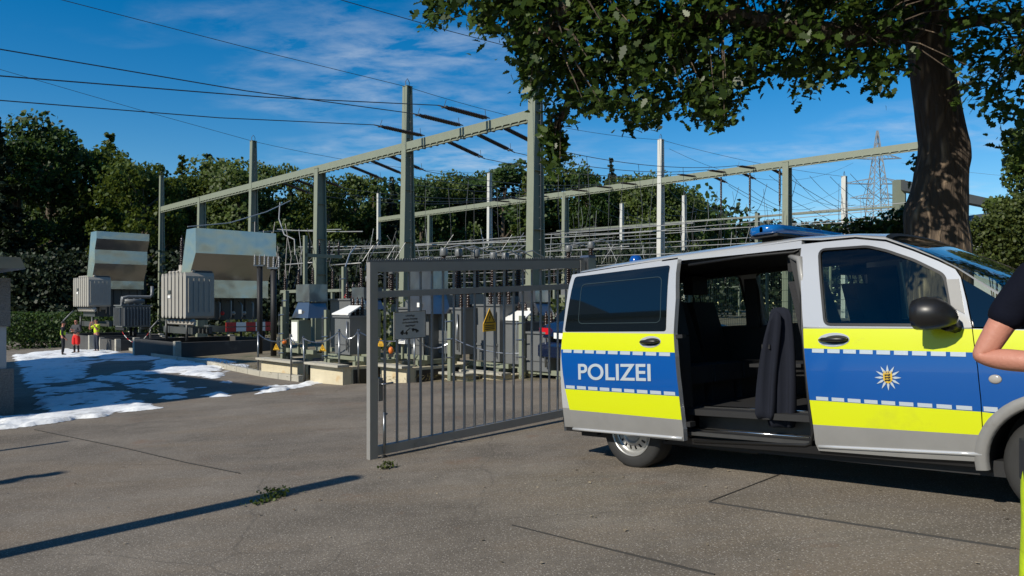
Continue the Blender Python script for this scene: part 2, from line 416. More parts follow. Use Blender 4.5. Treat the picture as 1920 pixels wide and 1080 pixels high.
# ------------------------------------------------------------------ fire-fighting foam on the yard
def pip(pt, poly):
    x, y = pt; c = False; j = len(poly) - 1
    for i in range(len(poly)):
        xi, yi = poly[i]; xj, yj = poly[j]
        if (yi > y) != (yj > y) and x < (xj - xi) * (y - yi) / (yj - yi) + xi: c = not c
        j = i
    return c
def segd(p, a, b):
    ax, ay = a; bx, by = b; px, py = p; dx, dy = bx - ax, by - ay
    t = max(0, min(1, ((px - ax) * dx + (py - ay) * dy) / (dx * dx + dy * dy + 1e-9)))
    return math.hypot(px - ax - t * dx, py - ay - t * dy)
def gl(pts): return [tuple(gnd(*p).to_2d()) for p in pts]
def make_foam():
    from mathutils import noise
    outer = gl([(-60, 812), (0, 806), (66, 799), (150, 787), (213, 776), (283, 767), (333, 757), (420, 750), (470, 742), (545, 729), (598, 722), (594, 718), (530, 722), (462, 733), (440, 722), (403, 713), (424, 697), (396, 691), (458, 693), (457, 684), (402, 674), (368, 671), (340, 677), (290, 671), (240, 664), (190, 655), (130, 650), (35, 652), (28, 662), (52, 700), (72, 742), (92, 778), (40, 784), (-60, 790)])
    holes = [gl([(150, 697), (165, 683), (205, 676), (290, 676), (303, 688), (260, 696), (190, 705), (155, 712)]),
             gl([(75, 655), (120, 652), (120, 657), (60, 662)])]
    tracks = [([(160, 712), (215, 720), (262, 742), (300, 762), (370, 756)], .12), ([(250, 728), (290, 740), (300, 757)], .10), ([(215, 728), (262, 718), (290, 722)], .08),
              ([(295, 702), (345, 708), (400, 722), (455, 738)], .26), ([(320, 715), (365, 730), (378, 745)], .12), ([(345, 755), (372, 750), (380, 748)], .30), ([(280, 716), (240, 706), (150, 700)], .10),
              ([(250, 735), (243, 752)], .10), ([(440, 748), (455, 741)], .2), ([(60, 690), (150, 690)], .06), ([(70, 720), (130, 722), (200, 716)], .05), ([(90, 735), (140, 740), (215, 735)], .05), ([(290, 665), (220, 669), (160, 671)], .18)]
    tracks = [(gl(p), w) for p, w in tracks]
    verts = []; F = []
    def val(x, y):
        v = Vector((x * .55, y * .55, 3.1)); w = Vector((x * 2.3, y * 2.3, 0))
        jx = noise.noise(w) * .22 + noise.noise(w * 3.1) * .09; jy = noise.noise(w + Vector((9, 4, 2))) * .22 + noise.noise(w * 3.1 + Vector((5, 5, 5))) * .09
        p = (x + jx, y + jy)
        if not pip(p, outer): return -1
        for h in holes:
            if pip(p, h): return -1
        d = 9
        for pl, wd_ in tracks:
            dd = min(segd(p, pl[i], pl[i + 1]) for i in range(len(pl) - 1)) - 1.6 * wd_ * (1 + .8 * noise.noise(w * .7))
            d = min(d, dd)
        if d < 0: return -1
        n = noise.fractal(Vector((x * .9, y * .9, 7)), .9, 2.1, 6)
        q = noise.noise(Vector((x * .33, y * .33, 1)))
        patch = n + .40 * q + .30 - .35 * max(0, noise.noise(Vector((x * 1.9, y * 1.2, 5))) - .12)
        if y > 26: patch -= .10
        if x < -10.5 and y < 24: patch -= .12
        return min(patch, d * 2)
    for (xa, xb, ya, yb, sx, sy) in ((-12.6, -3.6, 11.0, 17.7, .05, .05), (-16.4, -5.0, 17.5, 22.6, .08, .08), (-27.5, -7.0, 22.3, 45.6, .13, .20)):
      xs = np.arange(xa, xb, sx); ys = np.arange(ya, yb + sy * .5, sy); V = {}; H = {}
      for i, x in enumerate(xs):
        for j, yv in enumerate(ys):
            H[i, j] = val(float(x), float(yv))
      def vid(i, j):
        if (i, j) not in V:
            x, yv = float(xs[i]), float(ys[j]); h = H[i, j]
            jt = Vector((x * 7, yv * 7, 0)); x += noise.noise(jt) * sx * .5; yv += noise.noise(jt + Vector((3, 8, 1))) * sy * .5 * (0 if j in (0, len(ys) - 1) else 1)
            z = gz(x) + .006 + min(.055, max(0, h) * .16) + .012 * max(0, noise.noise(Vector((x * 5, yv * 5, 2)))) * (h > .05) - (.0 if h < 0 else 0)
            V[i, j] = len(verts); verts.append((x, yv, z))
        return V[i, j]
      for i in range(len(xs) - 1):
        for j in range(len(ys) - 1):
            c = [H[i, j], H[i + 1, j], H[i + 1, j + 1], H[i, j + 1]]
            if sum(1 for q in c if q > 0) >= 1: F.append((vid(i, j), vid(i + 1, j), vid(i + 1, j + 1), vid(i, j + 1)))
    me = rawmesh('foam', np.array(verts), np.array(F), 4)
    for p in me.polygons: p.use_smooth = True
    mf = mat('white foam', (.76, .78, .80), .8, 0, .1, 4, .7, 11, dirt=((.33, .33, .33), .53))
    me.materials.append(mf)
    o = link('firefighting_foam', me)
    tag(o, 'white fire fighting foam spread over the yard asphalt', 'foam', kind='stuff')
make_foam()

# ------------------------------------------------------------------ police van
VM = math.atan(.06)
VROT = Matrix.Rotation(math.atan2(-.7487, .6629), 4, 'Z') @ Matrix.Rotation(-VM, 4, 'Y')
VO = Vector((.53, 7.3, 0.0))
VI = VROT.to_3x3().transposed()
WP = [(-.2, .12), (.08, .10), (.2, .065), (.3, .04), (.45, .015), (.65, 0), (.9, -.004), (1.08, .012), (1.2, .035), (1.45, .105), (1.7, .185), (1.82, .24), (1.95, .34), (2.1, .6)]
def hermite(P, x):
    if x <= P[0][0]: return P[0][1]
    for i in range(len(P) - 1):
        if x <= P[i + 1][0]:
            def sl(k):
                if k <= 0: return (P[1][1] - P[0][1]) / (P[1][0] - P[0][0])
                if k >= len(P) - 1: return (P[-1][1] - P[-2][1]) / (P[-1][0] - P[-2][0])
                return (P[k + 1][1] - P[k - 1][1]) / (P[k + 1][0] - P[k - 1][0])
            h = P[i + 1][0] - P[i][0]; t = (x - P[i][0]) / h
            return ((2 * t ** 3 - 3 * t ** 2 + 1) * P[i][1] + (t ** 3 - 2 * t ** 2 + t) * h * sl(i) + (-2 * t ** 3 + 3 * t ** 2) * P[i + 1][1] + (t ** 3 - t ** 2) * h * sl(i + 1))
    return P[-1][1]
def WS(h): return hermite(WP, h)
def WF(s, h): return WS(h) + max(0, s - 4.35) ** 2 * .9
def vq(px, py, off=0.0, w=None):
    c = VI @ (Vector((0, 0, CZ)) - VO); d = VI @ Vector(((px - 960) / FPX, 1, -(py - 570) / FPX)); ww = .1 if w is None else w
    for _ in range(50):
        t = ((ww if w is not None else ww + off) - c.y) / d.y; q = c + d * t
        if w is not None: break
        ww = WS(q.z)
    return (q.x, q.z)
def VQ(l, off=0.0): return [vq(*p, off=off) for p in l]

M['silver'] = mat('silver van paint', (.50, .51, .52), .25, .3, .03, 2, coat=.6)
M['silverlow'] = mat('dusty silver paint', (.235, .232, .225), .5, .15, .14, 5, dirt=((.11, .10, .085), .60), coat=.05)
M['vyellow'] = mat('fluorescent yellow foil', (.56, .62, .003), .38, 0, .02, 3, dirt=((.46, .49, .02), .60), coat=.3)
M['vblue'] = mat('blue foil', (.0, .068, .29), .3, 0, .05, 2, coat=.4)
M['reflex'] = mat('silver reflex foil', (.46, .52, .58), .35, .2, .05, 9)
M['vglassdark'] = mat('black tinted glass', (.004, .006, .007), .03, 0, .0, spec=.9)
M['vglass'] = glassmat('green tinted glass', (.74, .84, .79))
M['vglassd'] = glassmat('dark tinted pane', (.62, .70, .66))
M['gasket'] = mat('black rubber gasket', (.008, .008, .008), .5)
M['interior'] = mat('black cabin trim', (.012, .012, .013), .7, 0, .2, 8)
M['seat'] = mat('charcoal seat cloth', (.016, .016, .018), .85, 0, .25, 14, .3, 60)
M['step'] = mat('scuffed step plate', (.055, .055, .055), .45, .3, .3, 9)
M['rim'] = mat('silver steel wheel', (.45, .45, .44), .35, .6, .12, 9)
M['chrome'] = mat('bright trim', (.7, .7, .7), .15, 1)
M['lightblue'] = mat('blue beacon lens', (.004, .06, .28), .12, 0, .1, coat=.6)
M['lightbluel'] = mat('bright blue lens', (.004, .10, .34), .1, 0, .2, 20, coat=.8)

VAN = thing('police_van', 'silver police van in yellow and blue livery with its side door slid open', 'van', tuple(VO), rot=VROT.to_euler())

def panel(name, outline, parent=VAN, holes=(), lines=(), mats=None, off=0.0, side=1, rim=.03, hstep=.11, rimmat=None, wf=WF):
    """sheet-metal panel: outline in (s,h), cut along the band lines, pressed to the body's side section"""
    bm = bmesh.new(); es = []
    for lp in [outline] + list(holes):
        vs = [bm.verts.new((p[0], p[1], 0)) for p in lp]
        es += [bm.edges.new((vs[i], vs[(i + 1) % len(vs)])) for i in range(len(vs))]
    bmesh.ops.triangle_fill(bm, edges=es, use_beauty=True)
    def cut(p, q):
        d = Vector((q[0] - p[0], q[1] - p[1])); nrm = (-d.y, d.x, 0)
        bmesh.ops.bisect_plane(bm, geom=bm.verts[:] + bm.edges[:] + bm.faces[:], plane_co=(p[0], p[1], 0), plane_no=nrm, dist=1e-5)
    for p, q in lines: cut(p, q)
    h0 = min(p[1] for p in outline); h1 = max(p[1] for p in outline)
    h = h0 + hstep
    while h < h1: cut((0, h), (1, h)); h += hstep
    s0 = min(p[0] for p in outline); s1 = max(p[0] for p in outline)
    s = 4.35
    while s < s1:
        if s > s0: cut((s, 0), (s, 1))
        s += .1
    for f in bm.faces:
        c = f.calc_center_median(); k = 0
        for p, q in lines:
            y = p[1] + (q[1] - p[1]) * (c.x - p[0]) / (q[0] - p[0])
            if c.y < y: k += 1
        f.material_index = k
    bnd = [e for e in bm.edges if len(e.link_faces) == 1]
    main = list(bm.verts)
    nm = len(mats)
    pairs = []
    for e in bnd:
        a, b = e.verts
        v = [bm.verts.new(a.co), bm.verts.new(b.co), bm.verts.new((b.co.x, b.co.y, 1)), bm.verts.new((a.co.x, a.co.y, 1))]
        f = bm.faces.new(v); f.material_index = nm if rimmat else e.link_faces[0].material_index
    nrms = []
    mainset = set(main)
    for v in bm.verts:
        s_, h_ = v.co.x, v.co.y; w = wf(s_, h_) + off
        if v in mainset:
            e = .004; dh = (wf(s_, h_ + e) - wf(s_, h_ - e)) / (2 * e); ds = (wf(s_ + e, h_) - wf(s_ - e, h_)) / (2 * e)
            n = Vector((ds, -1, dh)).normalized()
        else:
            n = Vector((0, 0, 0)); w += rim * v.co.z
        if side < 0: w = 1.928 - w; n.y = -n.y
        v.co = (s_, w, h_); nrms.append(n)
    for i, v in enumerate(bm.verts): v.index = i
    for f in bm.faces:
        if all(v in mainset for v in f.verts):
            f.normal_update()
            if f.normal.y * side > 0: f.normal_flip()
            f.smooth = True
    me = bpy.data.meshes.new(name); bm.to_mesh(me); bm.free()
    for m in mats: me.materials.append(m)
    if rimmat: me.materials.append(rimmat)
    me.normals_split_custom_set_from_vertices([tuple(n) for n in nrms])
    return link(name, me, parent)
def ring(cx, cz, r, a0, a1, n=18): return [(cx + r * math.cos(a0 + (a1 - a0) * i / n), cz + r * math.sin(a0 + (a1 - a0) * i / n)) for i in range(n + 1)]
def roundpoly(P, r=.03, n=4):
    out = []
    for i, p in enumerate(P):
        p = Vector(p); a = Vector(P[i - 1]) - p; b = Vector(P[(i + 1) % len(P)]) - p
        q = min(r, a.length * .45, b.length * .45); A = p + a.normalized() * q; B = p + b.normalized() * q
        for k in range(n + 1):
            t = k / n; out.append(tuple(A * (1 - t) ** 2 + p * 2 * t * (1 - t) + B * t * t))
    return out
def L2(a, b, off=0.0): return (vq(*a, off=off), vq(*b, off=off))
BANDM = [M['silver'], M['vyellow'], M['vblue'], M['vyellow'], M['silverlow']]

# --- front door
fd = VQ([(1506, 616), (1503, 458), (1540, 454), (1604, 448), (1661, 453), (1713, 471), (1760, 490), (1791, 505), (1801, 520), (1812, 565), (1822, 614), (1832, 689), (1838, 748), (1842, 815), (1843, 850), (1842, 866), (1700, 858), (1535, 845), (1529, 832), (1524, 793), (1518, 751), (1511, 689)])
fdl = [L2((1506, 616), (1822, 617)), L2((1507, 653), (1830, 661)), L2((1518, 750), (1838, 772)), L2((1525, 796), (1842, 816))]
fwin = roundpoly(VQ([(1549, 606), (1539, 470), (1625, 464), (1661, 472), (1713, 490), (1768, 517), (1778, 563), (1781, 607)]), .035)
door = panel('front_door', fd, holes=[fwin], lines=fdl, mats=BANDM, rimmat=M['gasket'])
def frame_strip(name, loop, grow, off, m, parent, side=1):
    c = Vector((sum(p[0] for p in loop) / len(loop), sum(p[1] for p in loop) / len(loop)))
    n = len(loop); outl = []
    for i in range(n):
        a = Vector(loop[i - 1]); b = Vector(loop[(i + 1) % n]); d = (b - a); nn = Vector((d.y, -d.x)).normalized()
        if nn.dot(Vector(loop[i]) - c) < 0: nn = -nn
        outl.append(tuple(Vector(loop[i]) + nn * grow))
    return panel(name, outl, parent, holes=[loop], mats=[m], off=off, side=side, rim=.02)
frame_strip('window_seal', fwin, .018, -.005, M['gasket'], door)
panel('window_glass', fwin, door, mats=[M['vglass']], off=.008, rim=.0)
panel('mirror_sail', VQ([(1775, 524), (1798, 523), (1809, 588), (1784, 575)]), door, mats=[M['silverlow']], off=-.006, rim=.01)
def rim_ridge(name, a, b, off, parent, m, r=.011, w_off=0.0):
    mb = MB(); A, B = vq(*a, off=off), vq(*b, off=off); pts = []
    for i in range(9):
        s = A[0] + (B[0] - A[0]) * i / 8; h = A[1] + (B[1] - A[1]) * i / 8
        pts.append((s, WS(h) + off + w_off, h))
    mb.tube(pts, r, 8); return mb.build(name, m, parent)
rim_ridge('sill_moulding', (1535, 837), (1842, 852), 0, door, M['silver'], .013)
rim_ridge('waist_strip', (1506, 614), (1822, 615), 0, door, M['silver'], .006)
def handle(c, off, parent):
    s0, h0 = vq(*c, off=off); w0 = WS(h0) + off
    mb = MB(); pr = [(s0 + .115 * math.cos(t), h0 + .05 * math.sin(t)) for t in [i * 6.28319 / 28 for i in range(28)]]
    rec = panel('handle_recess', pr, parent, mats=[M['silver']], off=off - .003, rim=.006)
    pr2 = [(s0 + .018 + .092 * math.cos(t), h0 + .032 * math.sin(t)) for t in [i * 6.28319 / 28 for i in range(28)]]
    panel('handle_cup', pr2, parent, mats=[M['plastic']], off=off - .005, rim=.003)
    mb = MB(); mb.tube([(s0 - .10, w0 - .012, h0), (s0 - .07, w0 - .034, h0 + .003), (s0, w0 - .042, h0 + .004), (s0 + .07, w0 - .036, h0 + .002), (s0 + .105, w0 - .012, h0)], [.010, .015, .017, .016, .010], 8)
    mb.build('door_handle', M['plastic'], parent)
handle((1563, 637), 0, door)
def dashes(a, b, n, hh, off, parent, gap=.22, skip0=0.0):
    """row of silver reflex rectangles from a to b (pixels of the lower/upper line)"""
    A, B = Vector(vq(*a, off=off)), Vector(vq(*b, off=off)); L = (B - A).length / n; d = (B - A).normalized(); mb = MB()
    for i in range(n):
        p = A + d * (i * L); q = A + d * (i * L + L * (1 - gap)); u = Vector((0, hh))
        mb.face([(P.x, WS(P.y) + off - .004, P.y) for P in (p, q, q + u, p + u)])
    return mb.build('reflex_dashes', M['reflex'], parent)
dashes((1523, 661), (1820, 669), 9, .028, 0, door)
dashes((1531, 750), (1832, 770), 9, .026, 0, door)
def star(c, r, parent):
    s0, h0 = vq(*c); mb = MB()
    P = lambda a, q: (s0 + q * math.sin(a), WS(h0 + q * math.cos(a)) - .004, h0 + q * math.cos(a))
    for i in range(12):
        a = i * math.pi / 6
        mb.mi = 0; mb.face([P(a, r * .25), P(a - .17, r * .55), P(a - .06, r * .8), P(a, r), P(a + .06, r * .8), P(a + .17, r * .55)])
    def quad(x0, z0, x1, z1, mi, e):
        mb.mi = mi; mb.face([(s0 + x * r, WS(h0 + z * r) - e, h0 + z * r) for x, z in ((x0, z0), (x1, z0), (x1, z1), (x0, z1))])
    mb.mi = 1; mb.face([(s0 + x * r, WS(h0 + z * r) - .0055, h0 + z * r) for x, z in ((-.34, .34), (-.34, -.16), (-.2, -.36), (0, -.46), (.2, -.36), (.34, -.16), (.34, .34))])
    for z in (.2, 0, -.2):
        quad(-.22, z - .05, .2, z + .05, 2, .007); quad(.08, z + .05, .2, z + .09, 2, .007); quad(-.2, z - .09, -.12, z - .05, 2, .007); quad(.04, z - .09, .12, z - .05, 2, .007)
    for i in range(5): quad(-.3 + i * .135, .36, -.22 + i * .135, .5, 1, .006)
    mb.build('star_emblem', [M['reflex'], mat('gold shield foil', (.62, .40, .04), .4, .2), M['signblack']], parent)
star((1665, 708), .088, door)
# mirror on the front door
def lob(name, secs, m, parent, n=16):
    mb = MB(); rows = []
    for (c, ry, rz_, tilt) in secs:
        rows.append([(c[0] + tilt * math.sin(6.28319 * k / n) * rz_, c[1] + ry * math.cos(6.28319 * k / n), c[2] + rz_ * math.sin(6.28319 * k / n)) for k in range(n + 1)])
    mb.grid(rows); return mb.build(name, m, parent)
ms, mh = 3.45, 1.29
mir = lob('wing_mirror', [((ms - .098, -.13, mh), .02, .02, 0), ((ms - .096, -.13, mh), .115, .098, 0), ((ms - .04, -.132, mh + .006), .125, .108, 0), ((ms + .04, -.128, mh + .004), .115, .098, 0), ((ms + .09, -.115, mh - .008), .09, .074, 0), ((ms + .125, -.09, mh - .022), .05, .042, 0), ((ms + .135, -.08, mh - .026), .004, .004, 0)], M['plastic'], door)
mb = MB(); mb.tube([(ms + .05, -.06, mh - .07), (ms + .07, .0, mh - .085), (ms + .08, .05, mh - .09)], [.04, .035, .045], 8); mb.build('mirror_arm', M['plastic'], mir)
mb = MB(); mb.lathe([(.0, 0), (.09, 0), (.09, .004)], 20, Matrix.Translation((ms - .1, -.13, mh)) @ Matrix.Rotation(-math.pi / 2, 4, 'Y')); mb.build('mirror_glass', M['chrome'], mir)

# --- sliding door, pushed back along the rear quarter
SO = -.085
sd = VQ([(1073, 515), (1150, 503), (1271, 486), (1267, 560), (1263, 624), (1266, 669), (1272, 731), (1281, 805), (1282, 827), (1200, 819), (1076, 804), (1068, 768), (1059, 727), (1052, 660), (1055, 625)], SO)
sdl = [L2((1055, 623), (1263, 626), SO), L2((1052, 655), (1265, 661), SO), L2((1058, 729), (1271, 743), SO), L2((1066, 768), (1275, 787), SO)]
sld = panel('sliding_door', sd, lines=sdl, mats=BANDM, off=SO, rimmat=M['silver'], rim=.055)
wl = roundpoly(VQ([(1079, 519), (1257, 497), (1249, 621), (1059, 622)], SO), .03)
panel('window_glass', wl, sld, mats=[M['vglassdark']], off=SO - .004, rim=.004)
wl2 = roundpoly(VQ([(1092, 534), (1241, 519), (1238, 604), (1085, 606)], SO), .05)
frame_strip('window_frit', wl2, .006, SO - .0055, mat('grey glass print', (.03, .045, .05), .1), sld)
handle((1219, 641), SO, sld)
dashes((1056, 661), (1262, 668), 9, .030, SO, sld, .2)
dashes((1062, 728), (1272, 742), 9, .030, SO, sld, .2)
rim_ridge('sill_moulding', (1075, 804), (1280, 822), SO, sld, M['silver'], .014)
# lettering
a = vq(1085, 711, SO); b = vq(1221, 716, SO); hgt = vq(1088, 681, SO)[1] - a[1]
tme = text_mesh('POLIZEI', 1.0, M['reflex'], 'police_lettering', .018, 'LEFT')
xsv = [v.co.x for v in tme.vertices]; ysv = [v.co.y for v in tme.vertices]
x0, x1, y0, y1 = min(xsv), max(xsv), min(ysv), max(ysv)
for v in tme.vertices:
    s = a[0] + (v.co.x - x0) / (x1 - x0) * (b[0] - a[0]); h = (a[1] + b[1]) / 2 + (v.co.y - y0) / (y1 - y0) * hgt
    v.co = (s, WS(h) + SO - .004 - (.001 if v.co.z > 0 else 0), h)
link('police_lettering', tme, sld)
mb = MB(); mb.box((1.36, .0, 1.20), (.22, .05, .03)); mb.box((1.40, .02, .46), (.2, .08, .04)); mb.build('slide_carriage', M['black'], sld)

# --- body shell
ECZ, RCZ = .33, .33
FWS, RWS = 4.05, .76
arch_f = ring(FWS, .34, .40, math.pi * 1.02, 0.02 * -math.pi, 20)
fe = [fd[14], fd[13], fd[12], fd[11], vq(1823, 616), (3.95, 1.17), (4.3, 1.08), (4.6, .99), (4.83, .88), (4.93, .72), (4.95, .5), (4.94, .26), (4.46, .26)]
fend = [vq(1844, 868), vq(1844, 815), vq(1840, 748), vq(1834, 689), vq(1824, 616), (3.95, 1.17), (4.3, 1.08), (4.6, .99), (4.83, .88), (4.93, .72), (4.95, .5), (4.94, .26), (4.452, .30)] + arch_f[::-1] + [(3.645, .30)]
fel = [L2((1822, 617), (1900, 619)), (vq(1830, 661), vq(1900, 662)), (vq(1838, 772), vq(1880, 777)), (vq(1842, 816), vq(1880, 821))]
fen = panel('front_wing', fend, lines=fel, mats=BANDM, rim=.04)
# wheel arch lip, painted silver
lip = MB(); rows = []
for t in ring(FWS, .34, 1, math.pi * 1.03, -.03 * math.pi, 26):
    d = (t[0] - FWS, t[1] - .34); rows.append([(FWS + d[0] * r, WF(FWS + d[0] * r, .34 + d[1] * r) + o, .34 + d[1] * r) for r, o in ((.465, .002), (.46, -.006), (.43, -.012), (.405, -.010), (.395, -.002), (.39, .03))])
lip.grid(rows); lip.build('wheel_arch_lip', M['silverlow'], fen)
dashes((1845, 771), (1873, 773), 1, .03, 0, fen, .05)
s0, h0 = vq(1866, 711)
mb = MB(); mb.lathe([(.001, -.012), (.024, -.010), (.034, -.005), (.037, .0)], 20, Matrix.Translation((s0, WS(h0), h0)) @ Matrix.Rotation(-math.pi / 2, 4, 'X') @ Matrix.Diagonal((1.0, .78, -1, 1)) @ Matrix.Scale(-1, 4, (0, 0, 1))); mb.build('side_repeater', mat('clear repeater lens', (.33, .31, .29), .15), fen)
# black triangle pane at the A pillar foot
panel('quarter_pane', VQ([(1804, 523), (1864, 558), (1905, 590), (1915, 614), (1824, 613), (1815, 565)]), mats=[M['vglassdark']], off=.002, rim=.01)
rq = [(-.02, .34), (.36, .34)] + ring(RWS, .34, .40, math.pi, 0, 14) + [(1.34, .34), (1.33, .75), (1.31, 1.2), (1.06, 1.90), (0.06, 1.87), (-.02, 1.25)]
panel('rear_quarter', rq, lines=[((0, .53), (1, .53)), ], mats=[M['silver'], M['silverlow']], off=.004, rim=.04)
panel('cant_rail', VQ([(1271, 489), (1271, 483), (1400, 465), (1503, 451), (1503, 465), (1400, 476)]), mats=[M['silver']], off=.0, rim=.06)
panel('side_sill', VQ([(1283, 822), (1400, 832), (1529, 838), (1535, 846), (1700, 859), (1845, 869), (1846, 879), (1535, 853), (1283, 833)]), mats=[M['plastic']], off=.03, rim=.08)
bp_ = [(p[0], p[1]) for p in VQ([(1503, 465), (1517, 751), (1524, 800), (1528, 838)])]
# far side: one pressing with the two rear windows and the driver's window
fo = [(-.02, .34), (.36, .34)] + ring(RWS, .34, .40, math.pi, 0, 14) + [(1.3, .30), (3.62, .30)] + ring(FWS, .34, .41, math.pi * .98, 0, 14) + [(4.94, .26), (4.95, .5), (4.93, .72), (4.83, .88), (4.6, .99), (4.3, 1.08), (4.05, 1.16), (3.75, 1.37), (3.51, 1.56), (3.24, 1.72), (2.95, 1.84), (2.4, 1.90), (1.06, 1.90), (.06, 1.87), (-.02, 1.25)]
def fq(x, y): return vq(x, y, w=1.80)
fw1 = roundpoly([(.15, 1.28), (1.0, 1.28), (1.0, 1.80), (.2, 1.78)], .05)
fw2 = roundpoly([(1.2, 1.28), (2.25, 1.28), (2.25, 1.80), (1.2, 1.80)], .05)
fw3 = roundpoly([(2.58, 1.27), (3.50, 1.27), (3.30, 1.56), (3.05, 1.72), (2.6, 1.80)], .04)
fb = panel('far_side_panel', fo, rimmat=M['gasket'], holes=[fw1, fw2, fw3], lines=[((0, 1.2), (1, 1.2)), ((0, 1.05), (1, 1.05)), ((0, .71), (1, .71)), ((0, .53), (1, .53))], mats=BANDM, side=-1, rim=.05)
for w_ in (fw1, fw2, fw3): panel('window_glass', w_, fb, mats=[M['vglassd'] if w_ is not fw3 else M['vglass']], off=.01, side=-1, rim=0)
# upper shell: roof, windscreen, bonnet, nose
E = [(-.02, 1.22), (.03, 1.80)] + VQ([(1073, 513), (1150, 501), (1271, 483), (1400, 465), (1503, 450), (1540, 450), (1604, 444), (1661, 449), (1713, 467), (1760, 486), (1791, 501)]) + [(3.74, 1.41), (3.95, 1.25), (4.12, 1.15), (4.3, 1.08), (4.6, .99), (4.83, .88), (4.93, .72), (4.95, .5), (4.94, .26)]
E[2] = (.05, E[2][1])
C = [(-.10, 1.20), (-.04, 1.83), (.05, 1.945), (.35, 1.975), (1.05, 1.995), (1.75, 2.0), (2.25, 1.99), (2.42, 1.98), (2.7, 1.955), (2.96, 1.925), (3.2, 1.80), (3.4, 1.69), (3.55, 1.605), (3.82, 1.45), (4.1, 1.29), (4.32, 1.19), (4.45, 1.15), (4.72, 1.07), (4.98, .95), (5.06, .78), (5.08, .5), (5.06, .26)]
T = [0, .02, .05, .10, .17, .25, .4, .6, .8, 1.0]
def shellrows(E, C):
    rows = []
    for (es, eh), (cs, ch) in zip(E, C):
        we = WF(es, eh); half = []
        for t in T:
            k = math.sin(t * math.pi / 2) ** .62; ks = 1 - (1 - t) ** 1.8
            half.append((es + (cs - es) * ks, we + (.964 - we) * (t ** 1.15), eh + (ch - eh) * k))
        rows.append(half + [(p[0], 1.928 - p[1], p[2]) for p in half[-2::-1]])
    return rows
rows = shellrows(E, C)
def sm(i, j):
    j = min(j, 17 - j)
    if i == 0: return 1 if j > 2 else 0
    if 9 <= i <= 14: return 1 if j > 1 else 0
    if i >= 19: return 2
    return 0
mb = MB(); mb.grid(rows[0:10], mi=lambda i, j: 2 if False else (1 if i == 0 and 2 < j < 15 else 0)); mb.build('roof', [M['silver'], M['vglassdark']], VAN)
mb = MB(); mb.grid([r[0:3] for r in rows[9:16]]); mb.grid([r[-3:] for r in rows[9:16]]); mb.build('windscreen_pillar', M['silver'], VAN)
mb = MB(); mb.grid([[(p[0] - .004, p[1], p[2] - .004) for p in r[2:-2]] for r in rows[9:16]]); ws = mb.build('windscreen', M['vglass'], VAN)
mb = MB(); mb.grid([[(p[0] + .0, p[1], p[2] + .003) for p in r[2:-2]] for r in [rows[9], [tuple(Vector(a) * .78 + Vector(b) * .22) for a, b in zip(rows[9], rows[10])]]]); mb.build('screen_band', M['gasket'], ws)
mb = MB(); mb.grid(rows[15:19]); mb.build('bonnet', M['silver'], VAN)
mb = MB(); mb.grid(rows[18:22], mi=lambda i, j: 1 if i == 0 and 4 < j < 13 else 0); fb_ = mb.build('front_bumper', [M['silverlow'], M['plastic']], VAN)
for y in (.24, 1.69):
    mb = MB(); mb.ball((4.80, y, .86), .13, 2, (.9, .9, .75)); mb.build('headlight', M['plate'], VAN)
mb = MB(); mb.hexa([(-.10, .1, .3), (-.02, .02, .3), (-.02, 1.9, .3), (-.10, 1.83, .3)], [(-.10, .16, 1.22), (-.02, .05, 1.22), (-.02, 1.88, 1.22), (-.10, 1.77, 1.22)]); mb.build('tailgate', M['silver'], VAN)
mb = MB(); mb.prism([(-.05, .30), (-.06, .42), (-.04, .56), (.20, .56), (.20, .30)], .05, 1.88); mb.build('rear_bumper', M['plastic'], VAN, .03)
for y in (.12, 1.65):
    mb = MB(); mb.box((-.06, y + .08, 1.02), (.05, .12, .42)); mb.build('tail_light', M['redwhite'], VAN)
mb = MB(); mb.box((2.1, .96, .30), (4.0, 1.64, .10)); mb.box((1.2, .96, .22), (1.2, .9, .1)); mb.build('underbody', M['black'], VAN)
# --- cabin
mb = MB(); mb.box((1.75, 1.0, .545), (3.3, 1.72, .05)); mb.build('cabin_floor', M['interior'], VAN)
mb = MB(); mb.box((1.93, .205, .375), (1.16, .30, .03)); mb.box((1.93, .345, .45), (1.16, .03, .15)); mb.box((1.93, .34, .572), (1.16, .06, .012)); stp = mb.build('entry_step', M['step'], VAN)
mb = MB(); mb.tube([(1.40, .075, .415), (2.5, .075, .415)], .006, 6); mb.tube([(1.40, .315, .581), (2.5, .315, .581)], .007, 6); mb.build('tread_edge', M['chrome'], stp)
for x in (1.6, 2.25):
    pass
mb = MB(); 
for a_, b_ in (((.12, 1.0), (3.6, 1.0)),):
    mb.box((1.8, 1.80, .91), (3.6, .03, .72)); mb.box((1.4, 1.66, 1.84), (2.5, .05, .08)); mb.box((1.1, 1.745, 1.55), (.14, .05, .6)); mb.box((2.42, 1.745, 1.55), (.26, .05, .6)); mb.box((.08, 1.745, 1.55), (.14, .05, .6))
mb.box((.05, .96, .9), (.04, 1.7, .7)); mb.box((1.45, .98, 1.86), (2.6, 1.30, .03)); mb.box((3.55, .98, .85), (.3, 1.65, .62)); mb.box((3.75, .98, 1.13), (.5, 1.6, .05))
mb.hexa([(.05, .10, .55), (1.25, .10, .55), (1.25, .13, .55), (.05, .13, .55)], [(.05, .12, 1.25), (1.25, .12, 1.25), (1.25, .15, 1.25), (.05, .15, 1.25)]); mb.build('cabin_lining', M['interior'], VAN)
mb = MB(); mb.hexa([(2.53, .10, .40), (2.64, .10, .40), (2.64, .24, .40), (2.53, .24, .40)], [(2.50, .09, 1.2), (2.62, .09, 1.2), (2.62, .26, 1.2), (2.50, .26, 1.2)]); mb.build('door_pillar', M['interior'], VAN)
